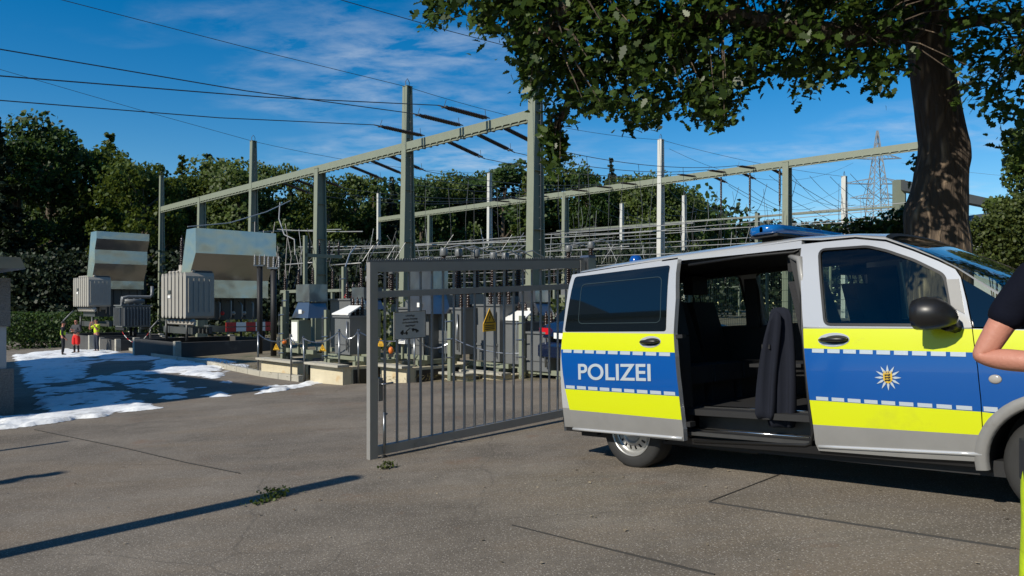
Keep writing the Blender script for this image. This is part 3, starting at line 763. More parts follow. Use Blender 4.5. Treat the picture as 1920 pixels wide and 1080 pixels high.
mb = MB(); mb.hexa([(2.50, .09, 1.205), (2.62, .09, 1.205), (2.62, .26, 1.205), (2.50, .26, 1.205)], [(2.28, .30, 1.86), (2.42, .30, 1.86), (2.42, .42, 1.86), (2.28, .42, 1.86)]); mb.build('door_pillar', M['interior'], VAN)
mb = MB(); mb.hexa([(1.27, .06, .36), (1.36, .06, .36), (1.36, .24, .36), (1.27, .24, .36)], [(1.25, .07, 1.2), (1.34, .07, 1.2), (1.34, .26, 1.2), (1.25, .26, 1.2)]); mb.build('door_pillar', M['interior'], VAN)
mb = MB(); mb.hexa([(1.25, .07, 1.205), (1.34, .07, 1.205), (1.34, .26, 1.205), (1.25, .26, 1.205)], [(1.02, .33, 1.86), (1.1, .33, 1.86), (1.1, .42, 1.86), (1.02, .42, 1.86)]); mb.build('door_pillar', M['interior'], VAN)
mb = MB(); A_ = [vq(1503, 466), vq(1506, 616), vq(1518, 751), vq(1526, 810), vq(1522, 833)]
mb.tube([(p[0] - .012, WS(p[1]) + .03, p[1]) for p in ([vq(1290, 497), vq(1400, 480), vq(1488, 472)] + [(q[0] - .01, q[1]) for q in A_] + [vq(1510, 836), vq(1300, 828)])], .014, 8); mb.build('door_seal', M['gasket'], VAN)
mb = MB(); mb.tube([(2.30, .30, 1.80), (2.42, .22, 1.76), (2.45, .18, 1.62), (2.475, .15, 1.42)], [.02, .03, .03, .022], 8); mb.build('pillar_cover', M['silverlow'], VAN)
def seat(name_, x, y, z, wdt, face=1, rest=1):
    mb = MB(); mb.box((x, y, z + .10), (.50, wdt, .16)); mb.box((x, y, z - .08), (.36, wdt * .8, .22)); s_ = mb.build(name_, M['seat'], VAN, .04)
    mb = MB(); mb.hexa([(x - face * .30, y - wdt / 2, z + .16), (x - face * .16, y - wdt / 2, z + .16), (x - face * .16, y + wdt / 2, z + .16), (x - face * .30, y + wdt / 2, z + .16)], [(x - face * .44, y - wdt * .42, z + .80), (x - face * .33, y - wdt * .42, z + .80), (x - face * .33, y + wdt * .42, z + .80), (x - face * .44, y + wdt * .42, z + .80)]); mb.build('backrest', M['seat'], s_, .05)
    mb = MB(); mb.box((x - face * .42, y, z + .98), (.12, .27, .19)); mb.tube([(x - face * .40, y - .06, z + .76), (x - face * .42, y - .06, z + .92)], .008, 6); mb.tube([(x - face * .40, y + .06, z + .76), (x - face * .42, y + .06, z + .92)], .008, 6); mb.build('headrest', M['seat'], s_, .04)
    return s_
for y in (.50, 1.0, 1.5): seat('rear_seat', 1.00, y, .74, .46)
seat('front_seat', 2.72, .50, .80, .52); seat('front_seat', 2.72, 1.42, .80, .52)
mb = MB(); mb.box((1.75, 1.25, .90), (.5, .6, .03)); mb.tube([(1.75, 1.25, .57), (1.75, 1.25, .89)], .03, 8); mb.build('folding_table', M['interior'], VAN, .01)
mb = MB(); mb.tube([(3.35 + .14 * math.cos(t) * .5, 1.42 + .18 * math.sin(t), 1.12 + .16 * math.cos(t)) for t in [i * 6.28319 / 20 for i in range(21)]], .014, 6); mb.build('steering_wheel', M['interior'], VAN)
# --- wheels
def wheel(s, w, side, tag_=None):
    A = Matrix.Translation((s, w, .335)) @ Matrix.Rotation(math.pi / 2 * side, 4, 'X')
    mb = MB(); mb.lathe([(.222, .02), (.232, .03), (.25, .034), (.295, .032), (.322, .018), (.335, -.01), (.335, -.17), (.32, -.195), (.23, -.20), (.222, -.19)], 48, A, cap=False); o = mb.build('wheel', M['rubber'], VAN)
    mb = MB(); mb.lathe([(.225, .028), (.222, .034), (.213, .034), (.205, .02), (.198, -.01), (.190, -.012), (.182, -.02)], 48, A, cap=False)
    n = 48
    def P(r, z, k): a = 6.28319 * k / n; return A @ Vector((r * math.cos(a), r * math.sin(a), z))
    for k in range(n):
        for r0, z0, r1, z1, hol in ((.182, -.02, .165, -.006, 0), (.165, -.006, .128, .006, 1), (.128, .006, .105, .014, 0), (.105, .014, .085, .004, 0), (.085, .004, .03, .0, 0)):
            if hol and k % 3 == 1: continue
            f = mb.face([P(r0, z0, k), P(r0, z0, k + 1), P(r1, z1, k + 1), P(r1, z1, k)]); f.smooth = True
    mb.build('rim', M['rim'], o)
    mb = MB(); mb.lathe([(.0, -.05), (.19, -.05), (.19, -.06)], 24, A); mb.lathe([(.0, .012), (.03, .012), (.034, .0)], 16, A); mb.build('wheel_hub', M['black'], o)
for s in (RWS, FWS):
    wheel(s, .125, 1); wheel(s, 1.80, -1)
for s in (RWS, FWS):
    for y0, y1 in ((.08, .42), (1.5, 1.85)):
        mb = MB(); rows_ = [[(p[0], y, p[1]) for y in (y0, y1)] for p in ring(s, .34, .40, -.15, math.pi + .15, 14)]; mb.grid(rows_); mb.face([rows_[i][1 if y0 < 1 else 0] for i in range(len(rows_))]); mb.build('wheel_housing', M['black'], VAN)
# --- lights on the roof
mb = MB(); prof = [(-.13, 2.01), (-.15, 2.04), (-.13, 2.08), (.0, 2.095), (.13, 2.08), (.15, 2.04), (.13, 2.01)]
def barrow(y, k): return [(2.05 + p[0] * k, y, 2.05 + (p[1] - 2.05) * (.5 + .5 * k)) for p in prof]
rowsL = [barrow(y, k) for y, k in ((.32, .1), (.33, .6), (.37, .92), (.45, 1), (.80, 1), (.82, 1), (1.10, 1), (1.12, 1), (1.48, 1), (1.56, .92), (1.60, .6), (1.61, .1))]
mb.grid([r + [r[0]] for r in rowsL], mi=lambda i, j: 1 if i < 4 or i > 6 else 0); lb = mb.build('light_bar', [M['lightblue'], M['lightbluel']], VAN)
mb = MB(); mb.box((2.05, .55, 1.985), (.2, .10, .07)); mb.box((2.05, 1.38, 1.985), (.2, .10, .07)); mb.box((2.05, .96, 2.0), (.24, 1.2, .02)); mb.build('bar_bracket', M['black'], lb)
mb = MB(); mb.lathe([(.07, 1.975), (.07, 1.99), (.062, 2.03), (.045, 2.06), (.0, 2.07)], 20, Matrix.Translation((.22, .96, 0))); mb.build('roof_beacon', M['lightblue'], VAN)

# --- jacket draped on the front seat by the open door
def cloth_lobe(rows, m, name, parent=None):
    mb = MB(); mb.grid(rows); return mb.build(name, m, parent)
M['navy'] = mat('navy jacket cloth', (.009, .011, .019), .9, 0, .2, 9, spec=.25)
JK = thing('jacket', 'dark navy uniform jacket hanging in the open side doorway of the van', 'jacket', tuple(VO), rot=VROT.to_euler())
def jrow(cs, ch, w, hw, th, seed, n=22):
    r = []
    for k in range(n + 1):
        a = 6.28319 * k / n
        fold = 1 + .07 * math.sin(3 * a + seed) + .09 * math.sin(8 * a + seed * 1.3) * (.3 + min(1, max(0, (1.3 - ch) * 1.6)))
        r.append((cs + hw * math.cos(a) * fold, w + th * math.sin(a) * fold, ch))
    return r
jp = lambda x, y, w: vq(x, y, w=w)
def drape(name, prof, w, th, nf, seed):
    rows_ = []
    for i, (y, xl, xr, k) in enumerate(prof):
        s0, h0 = jp(xl, y, w); s1, _ = jp(xr, y, w); cs, hw = (s0 + s1) / 2, abs(s1 - s0) / 2; r_ = []
        for q in range(41):
            a = 6.28319 * q / 40; cx, sx = math.cos(a), math.sin(a)
            u = math.copysign(abs(cx) ** .75, cx); f = 1 + .55 * k * math.sin(nf * u + seed + .25 * i) + .25 * k * math.sin(2.3 * nf * u + seed * 2 - .2 * i)
            r_.append((cs + hw * u, w + th * k * (math.copysign(abs(sx) ** .8, sx)) * f, h0 + .012 * k * math.sin(3 * u + seed)))
        rows_.append(r_)
    return cloth_lobe(rows_, M['navy'], name, JK)
drape('jacket_body', [(577, 1452, 1470, .1), (581, 1446, 1479, .5), (592, 1443, 1484, .8), (610, 1444, 1486, 1), (640, 1442, 1489, 1), (680, 1440, 1491, 1), (720, 1438, 1492, 1), (760, 1438, 1492, 1), (785, 1439, 1490, 1), (797, 1443, 1488, .9), (800, 1446, 1484, .2)], .245, .055, 4.5, .7)
drape('sleeve', [(585, 1452, 1460, .2), (590, 1447, 1464, .6), (605, 1441, 1465, .9), (630, 1434, 1463, 1), (660, 1428, 1460, 1), (690, 1424, 1457, 1), (720, 1421, 1455, 1), (750, 1419, 1454, 1), (772, 1419, 1453, 1), (782, 1422, 1451, .8), (784, 1425, 1449, .2)], .15, .045, 3.0, 1.9)
s_, h_ = jp(1436, 650, .11); mb = MB(); mb.box((s_, .112, h_), (.07, .012, .035)); mb.build('sleeve_badge', M['black'], JK)
# ------------------------------------------------------------------ swing gate
GD = Vector((.749, .6625, 0)); GS = .045
GT = thing('gate', 'tall grey barred steel gate leaf with spiked top rail standing open', 'gate', (-1.5, 7.72, -.067), math.atan2(.6625, .749))
GL = 3.28
def gp(t, n, z): return (t, n, z + GS * t)
def gbox(mb, t0, t1, n0, n1, z0, z1, vert=False):
    mb.hexa([gp(t0, n0, z0), gp(t1, n0, z0), gp(t1, n1, z0), gp(t0, n1, z0)], [gp(t0, n0, z1), gp(t1, n0, z1), gp(t1, n1, z1), gp(t0, n1, z1)])
for nm, (t0, t1, z0, z1) in {'gate_stile': (0, .095, .0, 2.06), 'hinge_stile': (GL - .09, GL, .02, 2.06)}.items():
    mb = MB(); gbox(mb, t0, t1, -.035, .035, z0, z1); mb.build(nm, M['gate'], GT, .004)
for nm, (z0, z1) in {'top_rail': (1.955, 2.058), 'middle_rail': (1.685, 1.755), 'bottom_rail': (.03, .125)}.items():
    mb = MB(); gbox(mb, .097, GL - .092, -.03, .03, z0, z1); mb.build(nm, M['gate'], GT, .003)
for i in range(20):
    t = .20 + i * .1525
    mb = MB(); gbox(mb, t - .0105, t + .0105, -.0105, .0105, .127, 1.683); gbox(mb, t - .0105, t + .0105, -.0105, .0105, 1.757, 1.953); mb.build('gate_bar', M['gate'], GT)
mb = MB(); n = 110
pf = [gp(.0, 0, 2.058)]
prof = []
for i in range(n):
    t0 = i * GL / n; t1 = (i + 1) * GL / n; tm = (t0 + t1) / 2
    prof += [gp(t0, 0, 2.078), gp(t0 + .005, 0, 2.078), gp(tm, 0, 2.108), gp(t1 - .005, 0, 2.078)]
prof = [(p[0], p[2]) for p in prof] + [(GL, gp(GL, 0, 2.059)[2]), (0, 2.059)]
for i in range(n):
    t0 = i * GL / n; t1 = (i + 1) * GL / n
    q = [gp(t0, 0, 2.059), gp(t1, 0, 2.059), gp(t1, 0, 2.072), gp((t0 + t1) / 2 + .004, 0, 2.102), gp((t0 + t1) / 2 - .004, 0, 2.102), gp(t0, 0, 2.072)]
    q = [(p[0], p[2]) for p in q]; mb.prism(q, -.003, .003)
mb.build('spike_strip', M['galvdark'], GT)
mb = MB(); gbox(mb, .098, .15, -.045, .045, .60, .84); lk = mb.build('lock_case', M['galvdark'], GT, .004)
mb = MB(); mb.tube([gp(.12, -.045, .78), gp(.12, -.09, .78), gp(.24, -.10, .785)], .011, 8); mb.tube([gp(.12, .045, .78), gp(.12, .09, .78), gp(.24, .10, .785)], .011, 8); mb.build('lever', M['galv'], lk)
mb = MB(); mb.tube([gp(.16, -.05, .05), gp(.16, -.05, .48)], .012, 8); mb.tube([gp(.16, -.05, .44), gp(.20, -.05, .46)], .01, 6); mb.build('drop_bolt', M['galv'], GT)
mb = MB(); mb.lathe([(.0, -.012), (.03, -.012), (.035, 0), (.03, .012), (0, .012)], 12, Matrix.Translation(gp(.16, -.05, .0)) @ Matrix.Rotation(math.pi / 2, 4, 'X')); mb.build('stop_wheel', M['black'], GT)
gR = Matrix.Rotation(math.atan2(.6625, .749), 4, 'Z'); gO = Matrix.Translation((-1.5, 7.72, -.067))
def gw(t, n, z): return gO @ gR @ Vector(gp(t, n, z))
HP = thing('gate_post', 'light grey square gate post with cap at the hinge side of the gate', 'post', gw(GL + .09, .0, -.02), math.atan2(.6625, .749))
mb = MB(); mb.box((0, 0, 1.06), (.14, .14, 2.12)); mb.build('post_tube', M['galv'], HP, .006)
mb = MB(); mb.box((0, 0, 2.13), (.16, .16, .03), top=.85); mb.build('post_cap', M['galv'], HP)
for z in (.4, 1.8):
    mb = MB(); mb.tube([(-.10, 0, z - .07), (-.10, 0, z + .07)], .022, 10); mb.build('hinge', M['galvdark'], HP)
# signs on the gate
SG = thing('tow_away_sign', 'pale square sign with four text lines and a black tow truck', 'sign', gw(.495, -.034, 1.375), math.atan2(.6625, .749))
W_, H_ = .41, .30
sh = lambda x, z: (x, z + GS * x)
def plate(pts, y0, y1):
    mb = MB(); q = [sh(*p) for p in pts]; mb.prism(q, y0, y1); return mb
plate([(-W_ / 2, -H_ / 2), (W_ / 2, -H_ / 2), (W_ / 2, H_ / 2), (-W_ / 2, H_ / 2)], -.004, .004).build('sign_plate', M['signgrey'], SG)
mb = MB()
for a, b, c, d in ((-W_ / 2, W_ / 2, H_ / 2 - .008, H_ / 2), (-W_ / 2, W_ / 2, -H_ / 2, -H_ / 2 + .008), (-W_ / 2, -W_ / 2 + .008, -H_ / 2 + .008, H_ / 2 - .008), (W_ / 2 - .008, W_ / 2, -H_ / 2 + .008, H_ / 2 - .008)):
    mb.prism([sh(a, c), sh(b, c), sh(b, d), sh(a, d)], -.0065, -.0045)
mb.build('sign_border', M['galvdark'], SG)
for i, (tx, wd_) in enumerate((('Unbefugt', .115), ('geparkte Fahrzeuge', .185), ('werden kostenpflichtig', .205), ('abgeschleppt!', .125))):
    me = text_mesh(tx, 1.0, M['signblack'], 'sign_text', .01)
    xs_ = [v.co.x for v in me.vertices]; k = wd_ / (max(xs_) - min(xs_)); kz = .026
    for v in me.vertices:
        x = (v.co.x - (max(xs_) + min(xs_)) / 2) * k; z = v.co.y * kz * 1.15 + .093 - i * .036; v.co = (x, -.005 - (.0008 if v.co.z > 0 else 0), z + GS * x)
    link('sign_text', me, SG)
mb = MB()
def sil(pts):
    mb.prism([sh(x, z) for x, z in pts], -.0062, -.0045)
sil([(-.125, -.088), (-.125, -.07), (-.112, -.062), (-.105, -.05), (-.085, -.05), (-.085, -.088)]); sil([(-.084, -.088), (-.084, -.078), (-.03, -.076), (-.03, -.088)])
sil([(-.06, -.077), (-.052, -.06), (-.002, -.03), (.004, -.036), (-.045, -.068), (-.04, -.077)]); sil([(.012, -.042), (.02, -.052), (.11, -.08), (.112, -.068), (.095, -.058), (.078, -.046), (.055, -.044), (.04, -.036)])
for x, z in ((-.103, -.092), (-.045, -.092), (.035, -.062), (.085, -.078)):
    sil([(x + .011 * math.cos(a), z + .011 * math.sin(a)) for a in [i * 6.28319 / 12 for i in range(12)]])
mb.build('tow_truck_symbol', M['signblack'], SG)
def warn(name, label, loc, rz, s, lower=True, group=None, shear=0.0, tilt=0.0):
    o = thing(name, label, 'warning sign', loc, group=group, rot=(tilt, 0, rz)); f = lambda x, z: (x * s, z * s + shear * x * s)
    mb = MB()
    if lower: mb.prism([f(*p) for p in [(-.5, -.85), (.5, -.85), (.5, -.38), (0, .55), (-.5, -.38)]], -.004, .004)
    else: mb.prism([f(*p) for p in [(-.52, -.40), (.52, -.40), (.52, -.34), (.04, .5), (-.04, .5), (-.52, -.34)]], -.004, .004)
    mb.build('sign_plate', M['yellowsign'], o)
    mb = MB(); e = [(-.42, -.34), (.42, -.34), (0, .42)]; q = [(-.34, -.29), (.34, -.29), (0, .32)]
    for i in range(3):
        j = (i + 1) % 3; mb.prism([f(*e[i]), f(*e[j]), f(*q[j]), f(*q[i])], -.0062, -.0045)
    mb.prism([f(*p) for p in [(.06, .2), (-.08, -.04), (-.01, -.03), (-.05, -.24), (.09, .02), (.02, .01)]], -.0062, -.0045)
    if lower:
        for z in (-.52, -.63, -.74): mb.prism([f(-.38, z), f(.38, z), f(.38, z + .05), f(-.38, z + .05)], -.0062, -.0045)
    mb.build('sign_print', M['signblack'], o)
    return o
warn('warning_sign', 'orange high voltage triangle sign fixed to the bars of the open gate', gw(1.615, -.035, 1.395 ), math.atan2(.6625, .749), .195, shear=GS)

# fence behind the van, running on from the gate post
FN = thing('mesh_fence', 'grey green wire mesh fence running on from the gate post behind the van', 'fence', (0, 0, 0))
f0 = gw(GL + .2, 0, 0); f1 = Vector((7.6, 15.2, 0)); fdir = (f1 - f0); fdir.z = 0; fl = fdir.length; fdir.normalize()
def fpt(t, z): p = f0 + fdir * t; return (p.x, p.y, gz(p.x) + z)
t = 0
while t <= fl + .01:
    mb = MB(); mb.tube([fpt(t, 0), fpt(t, 2.10)], .03, 8); mb.build('fence_post', M['green'], FN); t += fl / 4
mb = MB()
for z in [.06 + i * .2 for i in range(11)]: mb.tube([fpt(0, z), fpt(fl / 2, z), fpt(fl, z)], .004, 4, False)
n = int(fl / .05)
for i in range(n + 1): mb.tube([fpt(fl * i / n, .05), fpt(fl * i / n, 2.13)], .003, 3, False)
mb.build('wire_mesh', M['greend'], FN)

# ------------------------------------------------------------------ portal gantries
def zof(y, d): return CZ - (y - 570) / FPX * d
def line_pt(K, px):          # a point under the gantry beam seen at column px
    d = K / (px + 406.0); x = (px - 960) / FPX * d; return Vector((x, d, 0))
K1, K2 = 43681.0, 88000.0
def column_mb(h, w0, w1, wx):
    mb = MB()
    for s in (-1, 1):
        mb.hexa([(-wx / 2, s * w0 / 2 - .03, 0), (wx / 2, s * w0 / 2 - .03, 0), (wx / 2, s * w0 / 2 + .03, 0), (-wx / 2, s * w0 / 2 + .03, 0)],
                [(-wx / 2, s * w1 / 2 - .03, h), (wx / 2, s * w1 / 2 - .03, h), (wx / 2, s * w1 / 2 + .03, h), (-wx / 2, s * w1 / 2 + .03, h)])
    mb.hexa([(-.05, -w0 / 2 + .03, 0), (.05, -w0 / 2 + .03, 0), (.05, w0 / 2 - .03, 0), (-.05, w0 / 2 - .03, 0)],
            [(-.05, -w1 / 2 + .03, h), (.05, -w1 / 2 + .03, h), (.05, w1 / 2 - .03, h), (-.05, w1 / 2 - .03, h)])
    for k in range(1, 5):
        z = h * k / 5; w = w0 + (w1 - w0) * k / 5
        mb.box((0, 0, z), (wx * .9, w - .06, .025))
    mb.box((0, 0, .02), (wx + .2, w0 + .2, .04)); mb.box((0, 0, h + .012), (wx + .02, w1 + .1, .024))
    return mb
def gantry(name, label, K, cols, beam, mcol, bw, taper, mast_m=None, bh=.36):
    P0, P1 = line_pt(K, beam[0][0]), line_pt(K, beam[1][0])
    root = thing(name, label, 'gantry', (P0.x, P0.y, gz(P0.x)), RZ)
    inv = (Matrix.Translation(root.location) @ Matrix.Rotation(RZ, 4, 'Z')).inverted()
    for px, ytop, w0, w1, wx, kind in cols:
        p = line_pt(K, px); base = gz(p.x); top = zof(ytop, p.y); q = inv @ Vector((p.x, p.y, base - .3))
        mb = column_mb(top - base + .3, w0, w1, wx); o = mb.build('mast_column' if kind == 'T' else 'column', mast_m if (mast_m and kind == 'T') else mcol, root); o.location = q
        if kind == 'T':
            mb = MB(); z = top - base + .3
            mb.tube([(0, -.1, z), (0, -.12, z + .25), (0, .0, z + .42), (0, .12, z + .25), (0, .1, z)], .018, 5); mb.build('earth_wire_bow', M['wire'], o)
            if mast_m is None or True:
                mb = MB()
                k = int((top - base) / .45)
                for i in range(3, k):
                    zz = i * .45; w = w0 + (w1 - w0) * zz / z
                    mb.box((wx / 2 + .06, 0, zz), (.12, .03, .02))
                mb.tube([(wx / 2 + .11, 0, .4), (wx / 2 + .11, 0, k * .45)], .012, 4); mb.build('climbing_rungs', M['galvdark'], o)
    za, zb = zof(beam[0][1], P0.y), zof(beam[1][1], P1.y)
    a, b = inv @ Vector((P0.x, P0.y, za)), inv @ Vector((P1.x, P1.y, zb))
    mb = MB(); L = b - a
    def seg(dy0, dy1, dz0, dz1):
        mb.hexa([a + Vector((0, dy0, dz0)), b + Vector((0, dy0, dz0)), b + Vector((0, dy1, dz0)), a + Vector((0, dy1, dz0))], [a + Vector((0, dy0, dz1)), b + Vector((0, dy0, dz1)), b + Vector((0, dy1, dz1)), a + Vector((0, dy1, dz1))])
    seg(-bw / 2, -bw / 2 + .05, -bh, 0); seg(bw / 2 - .05, bw / 2, -bh, 0)
    if bh > .3: seg(-bw / 2 - .03, -bw / 2 + .10, -.385, -.362); seg(bw / 2 - .1, bw / 2 + .03, -.385, -.362); seg(-bw / 2 + .02, -bw / 2 + .07, -.50, -.44)
    n = int(L.length / .5)
    for i in range(n if bh > .3 else 0):
        p = a + L * ((i + .5) / n); mb.box((p.x, p.y, p.z - .41), (.10, bw + .06, .05))
        mb.box((p.x, p.y, p.z - .05), (.1, bw - .1, .04))
    mb.build('beam', mcol, root)
    return root
G1 = gantry('steel_gantry', 'nearer pale green steel portal gantry carrying brown insulators above the transformers', K1,
            [(303, 330, .55, .22, .30, 'T'), (378, 371, .75, .42, .38, 'C'), (475, 265, .80, .26, .36, 'T'), (600, 317, .80, .48, .40, 'C'), (764, 163, .85, .28, .38, 'T'), (1004, 100, .85, .34, .40, 'T')],
            [(306, 388), (1004, 206)], M['green'], .42, 1)
G2 = gantry('steel_gantry', 'farther pale green steel portal gantry beyond the van roof', K2,
            [(710, 363, .4, .25, .28, 'T'), (806, 401, .5, .35, .32, 'C'), (918, 325, .55, .25, .3, 'T'), (1060, 364, .6, .42, .34, 'C'), (1239, 262, .65, .28, .34, 'T'), (1476, 305, .65, .48, .38, 'C'), (1792, 155, .7, .32, .38, 'T')],
            [(712, 408), (1792, 257)], M['green'], .4, 1, M['white'])
# low bus gantry at the far right
K3 = 118000.0
G3 = gantry('steel_gantry', 'farthest low grey gantry with pale bus bars right of the tall post', K3,
            [(1166, 382, .4, .25, .3, 'T'), (1283, 367, .4, .25, .3, 'T'), (1420, 400, .4, .3, .3, 'C'), (1583, 331, .5, .3, .34, 'T'), (1690, 340, .7, .5, .5, 'C')],
            [(1045, 432), (1700, 384)], M['greend'], .3, 1, M['white'], .16)
# dark braced frame right of the oak: beam end seen behind the trunk
BF = thing('braced_beam', 'dark heavy cross beam on a squat green post behind the oak trunk', 'gantry', tuple(line_pt(112000, 1685)), 0)
p = line_pt(112000, 1685); BF.location = (p.x, p.y, gz(p.x)); hz = zof(338, p.y) - gz(p.x)
mb = MB(); mb.box((0, 0, hz / 2), (.62, .6, hz)); mb.build('post', M['green'], BF, .02)
q = at(1872, 378, p.y * .86); d = q - BF.location
mb = MB(); mb.hexa([(0, -.3, hz - .75), (d.x, d.y - .3, d.z - .5), (d.x, d.y + .3, d.z - .5), (0, .3, hz - .75)], [(0, -.3, hz), (d.x, d.y - .3, d.z), (d.x, d.y + .3, d.z), (0, .3, hz)]); mb.build('beam', M['tank'], BF)

# ------------------------------------------------------------------ insulator strings and conductors
def string_proto(L, r, n, double=.19):
    o = thing('insulator_string', 'x', 'insulator', (0, 0, 0))
    for s in ((-1, 1) if double else (0,)):
        mb = MB(); prof = [(.02, 0)]
        for i in range(n):
            z = .22 + (L - .44) * i / n; h = (L - .44) / n
            prof += [(.045, z), (r, z + h * .25), (r * .92, z + h * .4), (.045, z + h * .6)]
        prof += [(.045, L - .22), (.02, L)]
        mb.lathe(prof, 8, Matrix.Translation((0, s * double / 2, 0)) @ Matrix.Rotation(math.pi / 2, 4, 'Y')); mb.build('insulator', M['porc'], o)
    mb = MB(); mb.box((L, 0, 0), (.10, (double or .1) + .14, .05)); mb.tube([(L, 0, 0), (L + .35, 0, 0)], .03, 6); mb.tube([(L, -.05, 0), (L - .12, -.05, .34)], .012, 4); mb.tube([(.2, .05, 0), (.25, .05, .32)], .012, 4); mb.build('yoke', M['wire'], o)
    return o
SP = string_proto(2.5, .072, 22)
first = [True]
def string(p, direction, droop, label, sc=1.0):
    yaw = math.atan2(direction.y, direction.x); rot = (0, droop, yaw)
    if first[0]:
        o = SP; first[0] = False; o.location = p; o.rotation_euler = rot; o.scale = (sc,) * 3; o['label'] = label
    else: o = dup(SP, loc=p, rot=rot, scale=(sc,) * 3, label=label)
    o['group'] = 'insulator strings on the gantries'
    e = Vector((2.85 * sc, 0, 0)); e.rotate(o.rotation_euler); return p + e
def wire(name, label, pts, r=.018, m=None, group='overhead conductors', n=14, sag=0.0, cat='cable'):
    out = []
    for i in range(len(pts) - 1):
        a, b = Vector(pts[i]), Vector(pts[i + 1])
        for k in range(n):
            t = k / n; q = a.lerp(b, t); q.z -= sag * 4 * t * (1 - t); out.append(q)
    out.append(Vector(pts[-1])); mb = MB(); mb.tube(out, r, 5); o = mb.build(name, m or M['wire']); return tag(o, label, cat, group)
V = UY
LBL = {922: 'nearest', 872: 'middle', 826: 'farthest'}
# incoming lines on the near bay
def beam_z(K, px, b):
    P0, P1 = line_pt(K, b[0][0]), line_pt(K, b[1][0]); p = line_pt(K, px); t = (p - P0).length / (P1 - P0).length
    return zof(b[0][1], P0.y) * (1 - t) + zof(b[1][1], P1.y) * t
B1 = [(306, 388), (1004, 206)]; B2 = [(712, 408), (1792, 257)]
far_pts = {}
for px, y0 in ((922, 142), (872, 92), (800, 188)):
    p = line_pt(K1, px); p.z = beam_z(K1, px, B1) + .08
    e = string(p - V * .2, -V, -.02, {922: 'brown insulator string reaching left from the right end of the nearer gantry beam', 872: 'brown insulator string reaching left from the middle of the right beam bay', 800: 'brown insulator string crossing left in front of the tall mast column'}[px])
    # where the conductor leaves the frame on the left
    t = 0
    for i in range(4000):
        q = e - V * (i * .02)
        if (q.x / q.y) * FPX + 960 < 0: break
    q.z = zof(y0, q.y); mid = e.lerp(q, .5); mid.z -= .12
    nxt = q + (q - e) * 1.6; nxt.z = q.z + (q.z - e.z) * .2
    wire('overhead_wire', {922: 'conductor sagging from the top left sky to the insulator nearest the right column', 872: 'highest thick conductor from the left edge to the middle insulator', 800: 'lowest conductor from the left edge to the insulator at the tall mast'}[px], [e, mid, q, nxt], .020, group=None, n=8)
def phase(px, px2, lab, lab2, out_r=.018):
    p = line_pt(K1, px); p.z = beam_z(K1, px, B1) - .30
    q = line_pt(K2, px2); q.z = beam_z(K2, px2, B2) - .25
    d = (q - p); d.z = 0; d.normalize()
    a = string(p + d * .2, d, .20, lab, .9)
    b = string(q - d * .2, -d, .05, lab2, .8)
    wire('overhead_wire', 'thin conductor strung between the nearer and farther gantry beams', [a, b], out_r, sag=.45)
    return a, b
span = {}
for i, (px, px2, l1, l2) in enumerate(((936, 1418, 'slanting insulator string under the beam beside the right column', 'insulator string hanging left from the far beam nearest the far post'),
                        (886, 1362, 'slanting insulator string under the beam, second from the right column', 'insulator string hanging left from the middle of the far beam'),
                        (831, 1306, 'slanting insulator string under the beam, just right of the mast', 'insulator string hanging left from the far beam beside the white mast'),
                        (722, 1196, 'slanting insulator string under the beam, touching the tall mast', 'far insulator string just left of the white mast'),
                        (687, 1150, 'slanting insulator string under the beam, midway left of the mast', 'far insulator string above the treetops, middle one'),
                        (648, 1104, 'slanting insulator string under the beam, next to the short column', 'far insulator string above the treetops beside the short post'),
                        (574, 1030, 'small dark insulator string just left of the short column', 'small far insulator string in front of the trees, right one'),
                        (545, 990, 'small dark insulator string left of the short column, middle one', 'small far insulator string in front of the trees, middle one'),
                        (520, 958, 'small dark insulator string above the big hood, leftmost', 'small far insulator string in front of the trees, left one'))):
    span[px] = phase(px, px2, l1, l2)
for px in (1440, 1384, 1330):
    p = line_pt(K2, px); p.z = beam_z(K2, px, B2) - .25
    a = string(p + V * .2, V, .12, {1440: 'insulator string leaning right off the far beam, nearest the post', 1384: 'insulator string leaning right off the far beam, middle one', 1330: 'insulator string leaning right off the far beam, left one'}[px], .8)
    e = a + V * 42; e.z = a.z - 3.2
    wire('overhead_wire', 'conductor running on from the far beam towards the lattice pylon', [a, e], .018, sag=1.0)
# shield wires
def top(K, px, y): p = line_pt(K, px); p.z = zof(y, p.y); return p
A1 = top(K1, 764, 163); A2 = top(K2, 1239, 262); A3 = top(K1, 475, 265); A0 = top(K1, 1004, 100)
def back_wire(A, px, py, lab):
    d = None
    for i in range(5000):
        q = A - V * (i * .02)
        if (q.x / q.y) * FPX + 960 < px: break
    q.z = zof(py, q.y); m = A.lerp(q, .5); m.z -= .05; n_ = q + (q - A) * 1.5; n_.z = q.z + 1.0
    wire('shield_wire', lab, [A, m, q, n_], .014, group=None, n=8)
back_wire(A1, 110, -2, 'thin shield wire rising from the tall mast to the top left sky')
back_wire(A3, 0, 130, 'thin shield wire from the second mast to the left edge of the sky')
back_wire(A0, 640, 0, 'thin shield wire at the top between the leaves and upper sky')
wire('shield_wire', 'thin shield wire from the tall mast to the white far mast', [A1, A2], .014, sag=.5, group=None)
wire('shield_wire', 'thin shield wire from the second mast to the far row', [A3, top(K2, 918, 325)], .014, sag=.5, group=None)
wire('shield_wire', 'thin shield wire running right from the white far mast', [A2, top(K3, 1583, 331)], .014, sag=.3, group=None)
